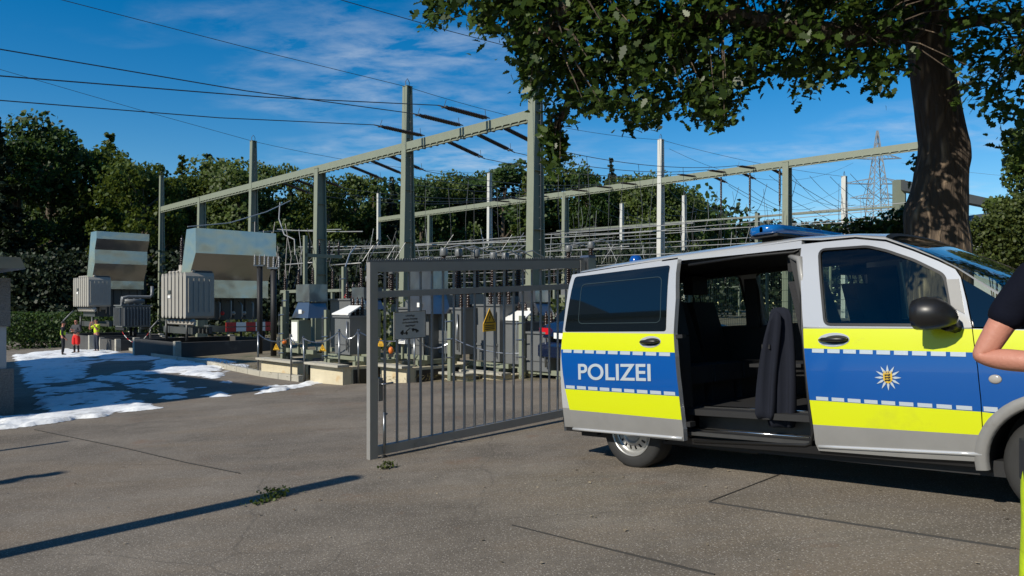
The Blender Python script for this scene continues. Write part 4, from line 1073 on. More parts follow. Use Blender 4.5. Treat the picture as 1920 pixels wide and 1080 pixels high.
# tension droppers from the spans down to the switchgear
rng = random.Random(5)
for px in (936, 886, 831, 722, 687, 648):
    a, b = span[px]
    for f in (.18, .42, .66):
        p = a.lerp(b, f); p.z -= .45 * 4 * f * (1 - f); q = p.copy(); q.z = 3.6 + rng.random(); q.x += .5 * (rng.random() - .5)
        m = p.lerp(q, .55) + Vector((.35 * (rng.random() - .5), 0, 0))
        wire('dropper_wire', 'thin dropper hanging from a conductor down to the switchgear', [p, m, q], .012, group='droppers under the spans', n=5)
for px in (1330, 1384, 1440):
    p = line_pt(K2, px + 22); p.z = beam_z(K2, px + 22, B2) - .4
    o = dup(SP, loc=p, rot=(0, math.pi / 2, 0), scale=(.95, .55, .95), label={1330: 'upright hanging insulator under the far beam, left of three', 1384: 'upright hanging insulator under the far beam, middle of three', 1440: 'upright hanging insulator under the far beam, right of three'}[px])
    q = p.copy(); q.z -= 2.6; r = q.copy(); r.z -= 3.2
    wire('dropper_wire', 'thin dropper hanging from a conductor down to the switchgear', [q, r], .014, group='droppers under the spans', n=4)
    s_ = p + V * 2.4; s_.z -= .5
    wire('jumper_loop', 'slack jumper cable looping under the far beam', [s_, s_.lerp(q, .5) - Vector((0, 0, .75)), q], .016, group='jumpers under the far beam', n=6, sag=.2)
# horizontal bus bars, parallel to the gantries
for k, (px0, y0, px1, y1, K) in enumerate(((600, 470, 1250, 432, 60000), (600, 478, 1250, 446, 61000), (560, 463, 1003, 452, 47000), (660, 466, 1300, 418, 72000), (1050, 436, 1720, 378, 110000), (1050, 446, 1720, 388, 112000), (1050, 452, 1720, 400, 108000), (1040, 441, 1680, 412, 100000), (1060, 462, 1500, 440, 95000), (1050, 470, 1480, 452, 90000), (520, 430, 680, 434, 46000), (300, 436, 640, 430, 50000), (1000, 482, 1400, 470, 84000), (700, 488, 1180, 462, 70000))):
    a = line_pt(K, px0); a.z = zof(y0, a.y); b = line_pt(K, px1); b.z = zof(y1, b.y)
    wire('bus_bar', 'pale tubular bus bar running level across the switchyard', [a, b], .030, M['wirel'], 'bus bars of the switchyard', n=6, sag=.06, cat='bus bar')
# wire lifted from the big hood to the short column
wire('lead_wire', 'pale lead rising from the front hood to a bracket by the short column', [at(352, 425, 33), at(430, 418, 35), at(500, 397, 38), at(545, 376, 41)], .025, M['wirel'], None, n=6)
wire('lead_wire', 'pale looping lead hanging down beside the short column', [at(525, 380, 40), at(523, 410, 39), at(533, 440, 38), at(552, 449, 37), at(553, 478, 37)], .03, M['wirel'], None, n=6)
wire('lead_wire', 'pale curved lead dropping to the small transformer with red bushings', [at(668, 460, 28), at(655, 478, 24), at(646, 505, 22), at(645, 560, 20)], .022, M['wirel'], None, n=6)
for (x0, y0, x1, y1, d) in ((700, 460, 682, 488, 30), (740, 462, 725, 492, 31), (905, 445, 935, 470, 40), (960, 440, 938, 475, 44), (1000, 450, 940, 476, 40), (1090, 470, 1110, 500, 45), (1150, 460, 1128, 495, 50), (850, 440, 830, 470, 46), (760, 455, 742, 490, 34)):
    a = at(x0, y0, d); b = at(x1, y1, d); m = a.lerp(b, .5) + Vector((-.25, 0, -.35))
    wire('lead_wire', 'short pale slack lead between bus bar and breaker', [a, m, b], .02, M['wirel'], 'short leads on the breakers', n=5)

# ------------------------------------------------------------------ lattice pylon far off
PY = thing('lattice_pylon', 'grey steel lattice pylon far off above the van', 'pylon', tuple(at(1645, 500, 190)))
PY.location.z = 0; hh = zof(245, 190); mb = MB()
def hw(z): return 3.2 * (1 - z / hh) ** .9 + .12 if z < hh * .62 else .55 + (.12 - .55) * (z - hh * .62) / (hh * .38) + .0
def hw(z): return max(.1, np.interp(z, [0, hh * .45, hh * .68, hh], [3.4, 2.2, 1.7, .12]))
lv = [hh * k / 16 for k in range(17)]
for sx in (-1, 1):
    for sy in (-1, 1): mb.tube([(sx * hw(z), sy * hw(z), z) for z in lv], .13, 4)
for z0, z1 in zip(lv[:-1], lv[1:]):
    a, b = hw(z0), hw(z1)
    for s in (-1, 1):
        mb.tube([(-a, s * a, z0), (b, s * b, z1)], .07, 4); mb.tube([(a, s * a, z0), (-b, s * b, z1)], .07, 4)
        mb.tube([(s * a, -a, z0), (s * b, b, z1)], .07, 4); mb.tube([(s * a, a, z0), (s * b, -b, z1)], .07, 4)
mb.build('tower_body', M['wirel'], PY)
for y, l in ((298, 6.2), (370 - 25, 9.0), (372, 7.0)):
    z = zof(y, 190); mb = MB()
    for s in (-1, 1):
        for sy in (-.8, .8):
            mb.tube([(s * 1, sy, z), (s * l, 0, z + .1)], .1, 4); mb.tube([(s * 1, sy, z + 1.5), (s * l, 0, z + .1)], .1, 4)
        for k in range(1, 5): mb.tube([(s * (1 + (l - 1) * k / 5), 0, z), (s * (1 + (l - 1) * (k - .6) / 5), 0, z + 1.5 * (1 - (k - .6) / 5))], .06, 4)
    mb.build('cross_arm', M['wirel'], PY)
pyz = zof(250, 190)
for (dx0, y0) in ((-6.2, 298), (6.2, 298), (-9, 346), (9, 346), (-7, 373), (7, 373)):
    a = Vector((PY.location.x + dx0, 190, zof(y0, 190) - 1))
    b = a + Vector((-60 if dx0 < 0 else 70, -60, -9)); wire('overhead_wire', 'faint line from the lattice pylon down to the switchyard', [a, b], .03, sag=5, group='lines off the pylon')
# ------------------------------------------------------------------ large transformers with sheet-metal hoods
def bushing(mb, p, h, r, n, tilt=(0, 0)):
    A = Matrix.Translation(p) @ Matrix.Rotation(tilt[0], 4, 'X') @ Matrix.Rotation(tilt[1], 4, 'Y'); prof = [(r * .55, 0)]
    for i in range(n):
        z = h * i / n; q = h / n; k = r * (1 - .25 * i / n)
        prof += [(k * .55, z + .02 * q), (k, z + q * .3), (k * .55, z + q * .6)]
    prof += [(r * .4, h), (r * .4, h + .08 * min(1, h)), (.015, h + .1 * min(1, h)), (.015, h + .2 * min(1, h))]
    mb.lathe(prof, 10, A)
def big_transformer(label, corner, L, zs, prof, rad, base_z, hood_d, right_box=None):
    o = thing('power_transformer', label, 'transformer', (corner.x, corner.y, 0), RZ)
    # hood: outer sheet with side cheeks
    mb = MB(); P = prof + [(hood_d[1], prof[-1][1]), (hood_d[0], prof[0][1])]
    mb.prism(P, 0, L); mb.build('metal_hood', M['hood'], o, .012)
    mb = MB()
    for k in range(1, 4):
        y = L * k / 4
        for (x0, z0), (x1, z1) in zip(prof[:-1], prof[1:]): mb.hexa([(x0 + .004, y - .012, z0), (x0 + .004, y + .012, z0), (x0 - .006, y + .012, z0), (x0 - .006, y - .012, z0)], [(x1 + .004, y - .012, z1), (x1 + .004, y + .012, z1), (x1 - .006, y + .012, z1), (x1 - .006, y - .012, z1)])
    mb.build('hood_seam', M['hood'], o)
    # tank
    zt = prof[-1][1] + .5; mb = MB(); mb.box((-2.6, L * .55, (base_z + .9 + zt) / 2), (2.4, L * .9, zt - base_z - .9)); tk = mb.build('tank', M['tank'], o, .05)
    mb = MB()
    for k in range(6): mb.box((-1.37, L * (.16 + .155 * k), (base_z + .9 + zt) / 2), (.08, .07, zt - base_z - 1.1))
    mb.build('stiffener', M['tank'], tk)
    mb = MB(); mb.box((-2.6, L * .55, zt + .03), (2.6, L * .95, .06)); mb.build('lid', M['tank'], tk)
    mb = MB(); mb.tube([(-1.25, L * .3, base_z + 1.1), (-1.2, L * .3, zt - .4), (-1.5, L * .3, zt)], .04, 8); mb.tube([(-1.2, L * .36, base_z + 1.0), (-1.2, L * .36, zt - .5)], .025, 6); mb.tube([(-1.2, L * .18, base_z + 1.2), (-1.2, L * .18, zt - .7), (-1.2, L * .34, zt - .7)], .03, 6); mb.build('pipework', M['beige'], o)
    mb = MB(); mb.box((-1.22, L * .24, base_z + 1.5), (.18, .25, .35)); mb.build('control_box', M['beige'], o, .01)
    # radiator bank on the sunny end
    x0, x1, z0, z1, nn = rad
    mb = MB(); st = (x1 - x0) / nn
    for k in range(nn):
        x = x0 + st * (k + .5); w = st * .36
        mb.prism([(x - w, z0 + .1), (x - w * .6, z0), (x + w * .6, z0), (x + w, z0 + .1), (x + w, z1 - .16), (x + w * .5, z1), (x - w * .5, z1), (x - w, z1 - .16)], -.25, .95)
        for j in range(5): mb.box((x, -.12 + j * .22, (z0 + z1) / 2), (w * 2.5, .05, z1 - z0 - .5))
    rd_ = mb.build('radiator', M['beige'], o)
    mb = MB()
    for k in range(nn):
        x = x0 + st * (k + .5); mb.lathe([(.05, 0), (.15, -.12), (.15, -.18), (.06, -.20), (.06, -.3)], 10, Matrix.Translation((x, .1, z0))); mb.lathe([(.09, .0), (.09, .10), (.05, .13)], 10, Matrix.Translation((x, .1, z1)))
    mb.tube([(x0, .1, z0 - .24), (x1, .1, z0 - .24)], .07, 8); mb.build('radiator_header', M['beige'], rd_)
    mb = MB(); mb.box((x0 + st * 2.5, -.265, (z0 + z1) / 2 + .15), (.36, .02, .16)); mb.build('rating_plate', M['tank'], rd_)
    mb = MB(); mb.box((x0 + st * 2.5, -.265, (z0 + z1) / 2 - .05), (.3, .02, .12)); mb.build('rating_plate', M['plate'], rd_)
    for k in range(3):
        mb = MB(); p = (-1.2 - .75 * k, .45, z1 - .1); mb.lathe([(.2, 0), (.2, .25), (.13, .3), (.13, .5)], 12, Matrix.Translation(p)); mb.build('bushing_turret', M['beige'], o)
        mb = MB(); bushing(mb, (p[0], p[1], p[2] + .5), 1.15, .13, 14); mb.build('bushing', M['porc'] if k else M['porcg'], o)
    mb = MB()
    for y in (.3, 1.0, L * .6, L * .9): mb.box((-2.6, y, base_z + .45), (3.4, .16, .3))
    for y in (.1, L): mb.tube([(-1.2, y, base_z), (-1.2, y, base_z + .9)], .06, 8); mb.tube([(-3.6, y, base_z), (-3.6, y, base_z + .9)], .06, 8)
    mb.build('base_frame', M['tank'], o)
    return o
c2 = Vector((-13.26, 31.0, 0))
zz = lambda y, d: CZ - (y - 570) / FPX * d
T2 = big_transformer('beige finned power transformer with a wide dented metal hood, the one nearer the gate', c2, 3.6, None,
                     [(0, zz(427, 31)), (0, zz(474, 31)), (-.78, zz(523, 31)), (-.78, zz(558, 31))], (-3.3, -.35, .95, 2.9, 7), -.05, (-.98, -1.9))
d1 = 43.0; c1 = Vector(((181 - 960) / FPX * d1, d1, 0))
T1 = big_transformer('beige finned power transformer with a stepped shiny hood, farther left by the three people', c1, 2.9, None,
                     [(0, zz(433, d1)), (0, zz(447, d1)), (-.35, zz(467, d1)), (-.35, zz(493, d1)), (-.95, zz(525, d1)), (-.95, zz(541, d1))], (-3.9, -.6, 1.4, 3.15, 8), -.1, (-1.1, -2.1))
def basin(label, org, x0, x1, y0, y1, zb, zt, m):
    o = thing('oil_basin', label, 'concrete wall', (org.x, org.y, zb), RZ); t = .22; h = zt - zb
    for nm, c, d in (('front_wall', (x1 - t / 2, (y0 + y1) / 2, h / 2), (t, y1 - y0 - .36, h)), ('side_wall', ((x0 + x1) / 2, y0 + t / 2, h / 2), (x1 - x0 - .36, t, h)), ('back_wall', (x0 + t / 2, (y0 + y1) / 2, h / 2), (t, y1 - y0 - .36, h)), ('side_wall', ((x0 + x1) / 2, y1 - t / 2, h / 2), (x1 - x0 - .36, t, h))):
        mb = MB(); mb.box(c, d); mb.build(nm, m, o)
    for x in (x0 + .1, x1 - .1):
        for y in (y0 + .1, y1 - .1):
            mb = MB(); mb.box((x, y, h / 2 + .03), (.24, .24, h + .06)); mb.build('corner_pillar', M['conc'], o, .01)
    mb = MB(); mb.box(((x0 + x1) / 2, (y0 + y1) / 2, .08), (x1 - x0 - .5, y1 - y0 - .5, .1)); mb.build('gravel_bed', M['concd'], o)
    return o
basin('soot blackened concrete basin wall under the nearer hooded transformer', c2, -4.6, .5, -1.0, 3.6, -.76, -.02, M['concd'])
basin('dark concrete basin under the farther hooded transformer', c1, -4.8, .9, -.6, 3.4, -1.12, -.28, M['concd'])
# auxiliary transformer standing before the far one
AX = thing('auxiliary_transformer', 'small grey ribbed transformer on a dark plinth between the two hooded ones', 'transformer', tuple(at(228, 640, 40.0)), RZ)
AX.location.z = -.35; ax = AX
mb = MB()
mb.box((-.55, .75, 1.22), (1.15, 1.45, 1.15))
for k in range(9): mb.box((.08, .12 + .16 * k, 1.22), (.12, .05, 1.0))
for k in range(6): mb.box((-1.02 + .19 * k, -.04, 1.22), (.05, .12, 1.0))
mb.build('ribbed_tank', M['tankl'], ax)
mb = MB(); mb.box((-.55, .75, 1.83), (1.3, 1.6, .06)); mb.tube([(-.1, .1, 2.0), (-.1, .1, 2.25), (-.1, .35, 2.3), (-.1, 1.5, 2.3), (-.1, 1.6, 2.45), (-.1, 1.6, 2.9)], .09, 8); mb.tube([(-.5, .3, 2.06), (-.5, 1.3, 2.06)], .12, 10); mb.build('conservator', M['tankl'], ax)
for k in range(4):
    mb = MB(); bushing(mb, (-.85, .25 + .33 * k, 1.86), .4, .07, 6); mb.build('bushing', M['porcg'], ax)
mb = MB(); mb.box((-.5, .1, .55), (1.5, .12, .14)); mb.box((-.5, 1.4, .55), (1.5, .12, .14)); mb.tube([(-.2, .75, .12), (-.2, .75, .6)], .08, 8); mb.tube([(-.9, .75, .12), (-.9, .75, .6)], .08, 8); mb.build('skid', M['black'], ax)
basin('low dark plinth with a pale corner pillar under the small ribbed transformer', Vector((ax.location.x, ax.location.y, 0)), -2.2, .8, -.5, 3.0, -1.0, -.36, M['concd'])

# ------------------------------------------------------------------ small grounding transformers on their plinths
def plinth(label, A, L, D, h, m=None):
    z = gz(A.x) - .03; o = thing('plinth', label, 'plinth', (A.x, A.y, z), RZ)
    mb = MB(); mb.box((L / 2, .11, h / 2), (L, .22, h)); mb.box((L / 2, D - .11, h / 2), (L, .22, h)); mb.box((.11, D / 2, h / 2), (.22, D - .46, h)); mb.box((L - .11, D / 2, h / 2), (.22, D - .46, h)); mb.build('block_wall', M['concy'], o)
    mb = MB(); mb.box((L / 2, -.005, h + .025), (L + .06, .28, .05)); mb.box((L / 2, D, h + .025), (L + .06, .28, .05)); mb.build('coping', M['conc'], o)
    mb = MB(); mb.box((L + .012, D / 2, h / 2 - .02), (.02, D * .7, h * .8)); mb.build('dark_opening', M['black'], o)  # flat black panel set on the end wall for the opening
    mb = MB(); mb.box((L / 2, D / 2, h - .06), (L - .46, D - .46, .06)); mb.build('grating', M['black'], o)
    return o
pA = gnd(490, 706); pB = gnd(582, 717); pC = Vector((-3.35, 16.75, 0))
plinth('left pale yellowish block plinth at the edge of the road', pA, 1.85, 1.9, .47)
plinth('middle pale yellowish block plinth beside the gate\'s free end', pB, 1.35, 1.7, .45)
plinth('pale block plinth seen behind the gate bars under the tow sign', pC, 1.6, 1.7, .38)
for k, (px, py, l) in enumerate(((800, 712, 'low concrete footing behind the middle of the gate'), (868, 711, 'low concrete footing behind the triangle sign'))):
    p = gnd(px, py); o = plinth(l, Vector((p.x, p.y + .6, 0)), 1.3, 1.5, .14)
def unit(label, loc, hood=None, tank=None, lid=False, cab=None, bush=3, rot=RZ, base=.3, flag=None):
    o = thing('grounding_transformer', label, 'transformer', loc, rot)
    def part(nm, f, m, bev=0):
        mb = MB(); f(mb); return mb.build(nm, m, o, bev)
    part('base_frame', lambda mb: [mb.box((.6, y, base - .05), (1.5, .1, .1)) for y in (.25, 1.15)] + [mb.box((x, .7, base - .16), (.1, 1.2, .1)) for x in (.05, 1.1)] + [mb.box((x, y, (base - .2) / 2), (.1, .1, max(.02, base - .2))) for x in (.05, 1.1) for y in (.25, 1.15)], M['green'])
    if tank:
        x, y, z, a, b, h = tank
        t = part('tank', lambda mb: mb.box((x, y, z + h / 2), (a, b, h)), M['tankl'], .05)
        mb = MB(); mb.box((x, y, z + h + .02), (a + .08, b + .08, .04)); mb.box((x, y - b / 2 - .012, z + h * .3), (a * .9, .02, .05)); mb.build('flange', M['tankl'], t)
        mb = MB(); mb.tube([(x + a * .4, y - b / 2 - .03, z + h * .9), (x + a * .4, y - b / 2 - .05, z + h * .4), (x + a * .42, y - b / 2 - .05, z + .1)], .018, 6); mb.build('drain_pipe', M['galv'], t)
        for k in range(bush):
            mb = MB(); bushing(mb, (x - a * .3 + a * .6 * k / max(1, bush - 1), y + .1, z + h + .03), .36, .075, 6); mb.build('bushing', M['porc'], o)
        if lid: part('sloped_lid', lambda mb: mb.hexa([(x - a * .55, y - b * .6, z + h + .06), (x + a * .55, y - b * .6, z + h + .06), (x + a * .4, y + b * .05, z + h + .24), (x - a * .4, y + b * .05, z + h + .24)], [(x - a * .55, y - b * .6, z + h + .09), (x + a * .55, y - b * .6, z + h + .09), (x + a * .4, y + b * .05, z + h + .27), (x - a * .4, y + b * .05, z + h + .27)]), M['plate'])
    if hood:
        x, y, z, a, h, sl = hood
        part('metal_hood', lambda mb: (mb.box((x, y, z + h * .72), (a, .5, h * .5)), mb.hexa([(x - a * .5, y - .25 + sl, z), (x + a * .5 + .15, y - .25 + sl, z), (x + a * .5 + .15, y + .22, z), (x - a * .5, y + .22, z)], [(x - a * .42, y - .22, z + h * .46), (x + a * .42, y - .22, z + h * .46), (x + a * .42, y + .22, z + h * .46), (x - a * .42, y + .22, z + h * .46)])), M['galv'], .006)
        part('name_plate', lambda mb: mb.box((x + a * .08, y - .27 + sl * .6, z + h * .18), (.15, .02, .10)), M['plate'])
    if cab:
        x, y, z, a, b, h = cab
        c = part('control_cabinet', lambda mb: mb.box((x, y, z + h / 2), (a, b, h)), M['plate'] if flag == 'w' else M['green'], .012)
        mb = MB(); mb.box((x, y - b / 2 - .008, z + h * .5), (a * .8, .012, h * .84)); mb.build('cabinet_door', M['plate'], c)
        part('cabinet_stand', lambda mb: [mb.box((x + s * a * .35, y, (base + z) / 2 - .05), (.05, .05, z - base + .1)) for s in (-1, 1)], M['green'])
    return o
def loc(p, dx=0, dy=0, z=0): q = Vector((p.x, p.y, 0)) + UX * dx + UY * dy; return (q.x, q.y, gz(p.x) + z)
unit('boxed grey transformer with stepped hood on the left plinth', loc(pA, .35, .3, .44), hood=(.75, .5, 1.06, .66, .86, -.12), tank=(1.15, 1.35, .3, .95, .55, 1.2), cab=(.86, .15, .45, .36, .34, .56), base=.28)
unit('rounded grey tank with a pale sloped lid on the middle plinth', loc(pB, .05, .3, .42), tank=(.55, .45, .22, .62, .6, .82), lid=True, hood=(.32, .95, 1.22, .50, .52, 0), base=.2)
o = unit('tall grey tank behind the rounded tank at the gate\'s free end', loc(pB, .4, 1.5, .2), tank=(.8, .8, .3, 1.2, .7, 1.15), base=.25)
unit('tall hooded unit behind the tow sign with white cabinet below', loc(pC, .25, .35, .34), hood=(.75, .7, 1.15, .80, 1.1, -.05), tank=(1.2, 1.2, .25, .8, .5, 1.0), cab=(.78, .05, .50, .32, .28, .5), base=.25, flag='w')
pD = gnd(815, 712)
unit('big plain grey tank behind the middle of the gate', loc(pD, -.2, .9, .12), tank=(.55, .6, .25, 1.0, .75, 1.22), bush=3, base=.22)
pE = gnd(880, 711)
unit('slanting grey tank with white lid and square panel behind the triangle sign', loc(pE, -.05, .8, .10), tank=(.45, .4, .2, .72, .6, .88), lid=True, hood=(.30, .95, 1.25, .52, .62, 0), base=.2)
unit('long low grey tank right of the slanting tank behind the gate', loc(pE, .75, .65, .08), tank=(.45, .6, .12, .75, .9, .78), bush=4, base=.15)
unit('pale green cabinet unit half hidden by the right gantry column', loc(pE, .35, 2.4, .3), cab=(.6, .3, 1.05, .42, .34, .62), tank=(.6, 1.2, .3, 1.0, .6, 1.1), base=.25)
for (px, yb, yt, d, l) in ((537, 668, 545, 19.0, 'slim pale green post at the left edge of the left plinth'), (531, 668, 575, 18.6, 'short pale green post touching the hooded unit'), (613, 678, 581, 17.3, 'slim pale green post between the left and middle plinths'), (708, 690, 585, 16.6, 'slim pale green post with a yellow sign seen through the first gate bars'), (845, 708, 588, 15.9, 'slim pale green post with wires behind the gate middle'), (979, 706, 592, 15.6, 'slim pale green post with wires near the blue car'), (707, 690, 560, 18.5, 'thin white post behind the gate\'s free end'), (645, 560, 500, 20, 'thin bare rod above the middle plinth')):
    p = at(px, yb, d); h = (yb - yt) / FPX * d; o = thing('steel_post', l, 'post', (p.x, p.y, gz(p.x) - .05), RZ)
    h = zof(yt, d) - gz(p.x) + .05
    mb = MB(); mb.box((0, 0, h / 2), (.10, .10, h)); mb.build('post', M['green'], o)
    mb = MB(); [mb.tube([(-.12, -.06, h * f), (.14, -.06, h * f + .02)], .014, 5) for f in (.35, .62, .88)]; mb.tube([(-.1, -.06, h * .3), (-.1, -.06, h * .92)], .012, 5); mb.build('cable_bracket', M['galv'], o)
# black round columns and bare steel frame right of the nearer hood
for (px, d, y0, y1, l) in ((487, 30, 500, 655, 'black round pipe column right of the nearer hood, left one'), (513, 28, 505, 660, 'black round pipe column right of the nearer hood, right one')):
    p = at(px, y1, d); o = thing('pipe_column', l, 'column', (p.x, p.y, gz(p.x)), 0); h = zof(y0, d) - gz(p.x)
    mb = MB(); mb.tube([(0, 0, 0), (0, 0, h)], .11, 12); mb.build('pipe', M['black'], o)
    mb = MB(); mb.box((0, 0, h + .04), (.4, .3, .05)); mb.build('head_plate', M['galv'], o)
    for k in range(3):
        mb = MB(); bushing(mb, (-.2 + .2 * k, 0, h + .08), .35, .06, 5); mb.build('bushing', M['porcg'], o)
o = thing('bracket_arm', 'pale green crossarm with small insulators on a thin post left of the short column', 'crossarm', tuple(at(606, 480, 27)), RZ); 
mb = MB(); mb.box((0, 0, 0), (.12, 1.5, .12)); mb.build('crossarm', M['green'], o)
mb = MB(); mb.box((-.0, -.72, -1.6), (.12, .12, 4.6)); mb.build('post', M['green'], o)
for k in range(4):
    mb = MB(); bushing(mb, (0, -.55 + .4 * k, .06), .45, .06, 6); mb.build('bushing', M['porc'], o)
# ------------------------------------------------------------------ circuit breakers and instrument posts: two rows
BR = thing('circuit_breaker', 'x', 'circuit breaker', (0, 0, 0), RZ)
mb = MB(); mb.box((0, 0, .75), (.35, .35, 1.5), top=.8); [mb.box((0, y, 1.5), (.5, .12, .1)) for y in (-.2, .2)]; mb.build('support', M['greend'], BR)
mb = MB(); mb.box((0, 0, 1.75), (.42, .42, .4)); mb.build('mechanism_box', M['tankl'], BR, .02)
mb = MB(); bushing(mb, (0, 0, 1.95), 1.25, .17, 16); mb.build('ribbed_insulator', M['porc'], BR)
mb = MB(); mb.lathe([(.11, 3.2), (.13, 3.24), (.13, 3.42), (.10, 3.48), (.0, 3.49)], 12); mb.build('head_cap', M['tankl'], BR)
mb = MB(); mb.tube([(0, 0, 3.45), (.0, .7, 3.6), (0, 1.3, 3.4)], .025, 6); mb.build('terminal_lead', M['wirel'], BR)
spots = [(832, 24, 1), (860, 24.6, 1), (893, 25.2, 1), (925, 23, .92), (948, 23.5, .92), (972, 24, .92), (1066, 33, 1.15), (1108, 32, 1.15), (775, 26, .95), (800, 27, .95), (735, 28, .9), (690, 30, .85)]
txt = ['first', 'second', 'third', 'fourth', 'fifth', 'sixth', 'seventh', 'eighth']
order = sorted(spots)
for i, (px, d, s) in enumerate(spots):
    k = [q for q in order].index((px, d, s)); names = ['farthest left', 'second from the left', 'third from the left', 'fourth from the left', 'fifth from the left, tall grey cap', 'sixth from the left, tall grey cap', 'seventh from the left, tall grey cap', 'eighth from the left', 'ninth from the left', 'just left of the right gantry column', 'just above the van door\'s left corner', 'beside the rear blue beacon']
    p = at(px, 600, d); l = 'brown ribbed circuit breaker pole above the gate, ' + names[k]
    o = BR if i == 0 else dup(BR)
    o.location = (p.x, p.y, gz(p.x)); o.rotation_euler = (0, 0, RZ); o.scale = (s, s, s); o['label'] = l; o['group'] = 'circuit breaker poles'
# disconnector frames in the back
DS = thing('disconnector', 'x', 'disconnector', (0, 0, 0), RZ)
mb = MB(); [mb.box((x, 0, 1.2), (.14, .14, 2.4)) for x in (-1.3, 1.3)]; mb.box((0, 0, 2.46), (3.2, .2, .14)); mb.build('frame', M['greend'], DS)
for x in (-1.3, 0, 1.3):
    mb = MB(); bushing(mb, (x, 0, 2.53), .9, .11, 10); mb.build('post_insulator', M['porc'], DS)
mb = MB(); mb.tube([(-1.3, 0, 3.75), (1.3, 0, 3.75)], .03, 6); mb.tube([(0, 0, 3.7), (.5, 0, 4.6)], .02, 5); mb.build('switch_blade', M['wirel'], DS)
for i, (px, d, l) in enumerate(((560, 38, 'behind the left plinth'), (650, 40, 'behind the gap left of the gate'), (730, 44, 'behind the tow sign'), (880, 48, 'behind the row of breaker poles'), (1010, 50, 'behind the right gantry column'), (1150, 60, 'above the rear van door'), (1285, 62, 'above the open van doorway'), (1360, 70, 'below the hanging insulators'), (445, 48, 'hidden behind the nearer hood'), (250, 58, 'between the two hooded transformers'))):
    p = at(px, 600, d); o = DS if i == 0 else dup(DS); o.location = (p.x, p.y, gz(p.x)); o.rotation_euler = (0, 0, RZ); o.scale = (1.1,) * 3
    o['label'] = 'green framed disconnector with brown post insulators, ' + l; o['group'] = 'disconnectors of the switchyard'
# red-and-white ribbed bushings above the middle plinth
o = thing('red_bushings', 'row of red ribbed bushings above the middle plinth', 'bushing', tuple(at(650, 578, 19.5)), RZ)
for k in range(3):
    mb = MB(); bushing(mb, (.0, .22 * k, 0), .35, .10, 5); mb.build('bushing', M['redwhite'], o)
mb = MB(); mb.box((0, .22, -.6), (.3, .7, 1.15)); mb.build('bushing_tank', M['tank'], o)
# barrier tape bundle, seen red and white under the pipes
o = thing('barrier_stack', 'stack of red and white barrier boards on the ground by the black columns', 'barrier', tuple(at(470, 622, 33)), RZ)
for k in range(2):
    mb = MB()
    for j in range(5): mb.mi = j % 2; mb.box((0, -.9 + .45 * j, .12 + .22 * k), (.05, .452, .18 - .002 * (j % 2)))
    mb.build('barrier_board', [M['redwhite'], M['plate']], o)
o = thing('warning_lamp', 'orange round warning lamp hanging beside the left plinth cabinet', 'lamp', tuple(at(533, 641, 18.2)), 0)
mb = MB(); mb.ball((0, 0, 0), .06, 2, (.9, .9, 1.1)); mb.build('lens', M['orange'], o); mb = MB(); mb.box((0, 0, -.09), (.10, .10, .06)); mb.build('lamp_base', M['black'], o)
o = thing('warning_lamp', 'orange round warning lamp behind the first bars of the gate', 'lamp', tuple(at(733, 657, 15.9)), 0)
mb = MB(); mb.ball((0, 0, 0), .065, 2, (.85, .85, 1.25)); mb.build('lens', M['orange'], o); mb = MB(); mb.box((0, 0, -.11), (.10, .10, .06)); mb.build('lamp_base', M['black'], o)

# ------------------------------------------------------------------ barrier posts with chains and yellow signs
CP = []
for i, (px, yt, yb, lab) in enumerate(((484, 622, 704, 'leftmost thin grey chain post, at the left plinth\'s near corner'), (546, 627, 714, 'thin grey chain post before the right end of the left plinth'), (572, 630, 716, 'thin leaning grey chain post in the gap between two plinths'), (636, 617, 720, 'thin grey chain post at the middle plinth\'s right corner'), (672, 617, 719, 'thin grey chain post just left of the gate'), (777, 626, 714, 'thin grey chain post seen behind the fourth gate bar'))):
    p = gnd(px, yb); h = zof(yt, p.y) - p.z
    o = thing('chain_post', lab, 'post', tuple(p), 0, 'chain posts along the plinths')
    mb = MB(); lean = .04 if i == 2 else 0; mb.tube([(0, 0, -.02), (-lean, 0, h)], .022, 8); mb.build('pole', M['galv'], o)
    mb = MB(); mb.tube([(-lean - .03, 0, h - .05), (-lean, -.03, h - .03), (-lean + .03, 0, h - .05)], .008, 5); mb.build('chain_hook', M['galv'], o)
    CP.append(p + Vector((-lean, 0, h - .05)))
def chain(name, label, a, b, sag, m1, m2=None, L=.07, group='barrier chains'):
    mb = MB(); n = max(6, int((b - a).length / L))
    pts = [a.lerp(b, i / n) - Vector((0, 0, sag * 4 * (i / n) * (1 - i / n))) for i in range(n + 1)]
    for i in range(n):
        mb.mi = (i // 3) % 2 if m2 else 0; mb.tube([pts[i], pts[i + 1]], [.016, .016] if i % 2 else [.011, .011], 5, False)
    return tag(mb.build(name, [m1] + ([m2] if m2 else [])), label, 'chain', group)
cl = ['pale chain sagging from the leftmost chain post along the left plinth', 'pale chain between the two posts at the left plinth\'s right end', 'pale chain before the middle plinth', 'pale chain at the rounded tank', 'pale chain passing behind the gate\'s free end']
for i in range(5): chain('barrier_chain', cl[i], CP[i], CP[i + 1], .16, M['galv'])
chain('barrier_chain', 'pale chain behind the right half of the gate', CP[5], at(845, 640, 15.9), .2, M['galv'])
chain('barrier_chain', 'pale chain reaching to the post near the blue car', at(845, 632, 15.9), at(979, 662, 15.6), .12, M['galv'])
chain('barrier_chain', 'red and white plastic chain hanging in front of the small ribbed transformer', at(229, 622, 39), at(283, 618, 36), .6, M['redwhite'], M['plate'], .12, None)
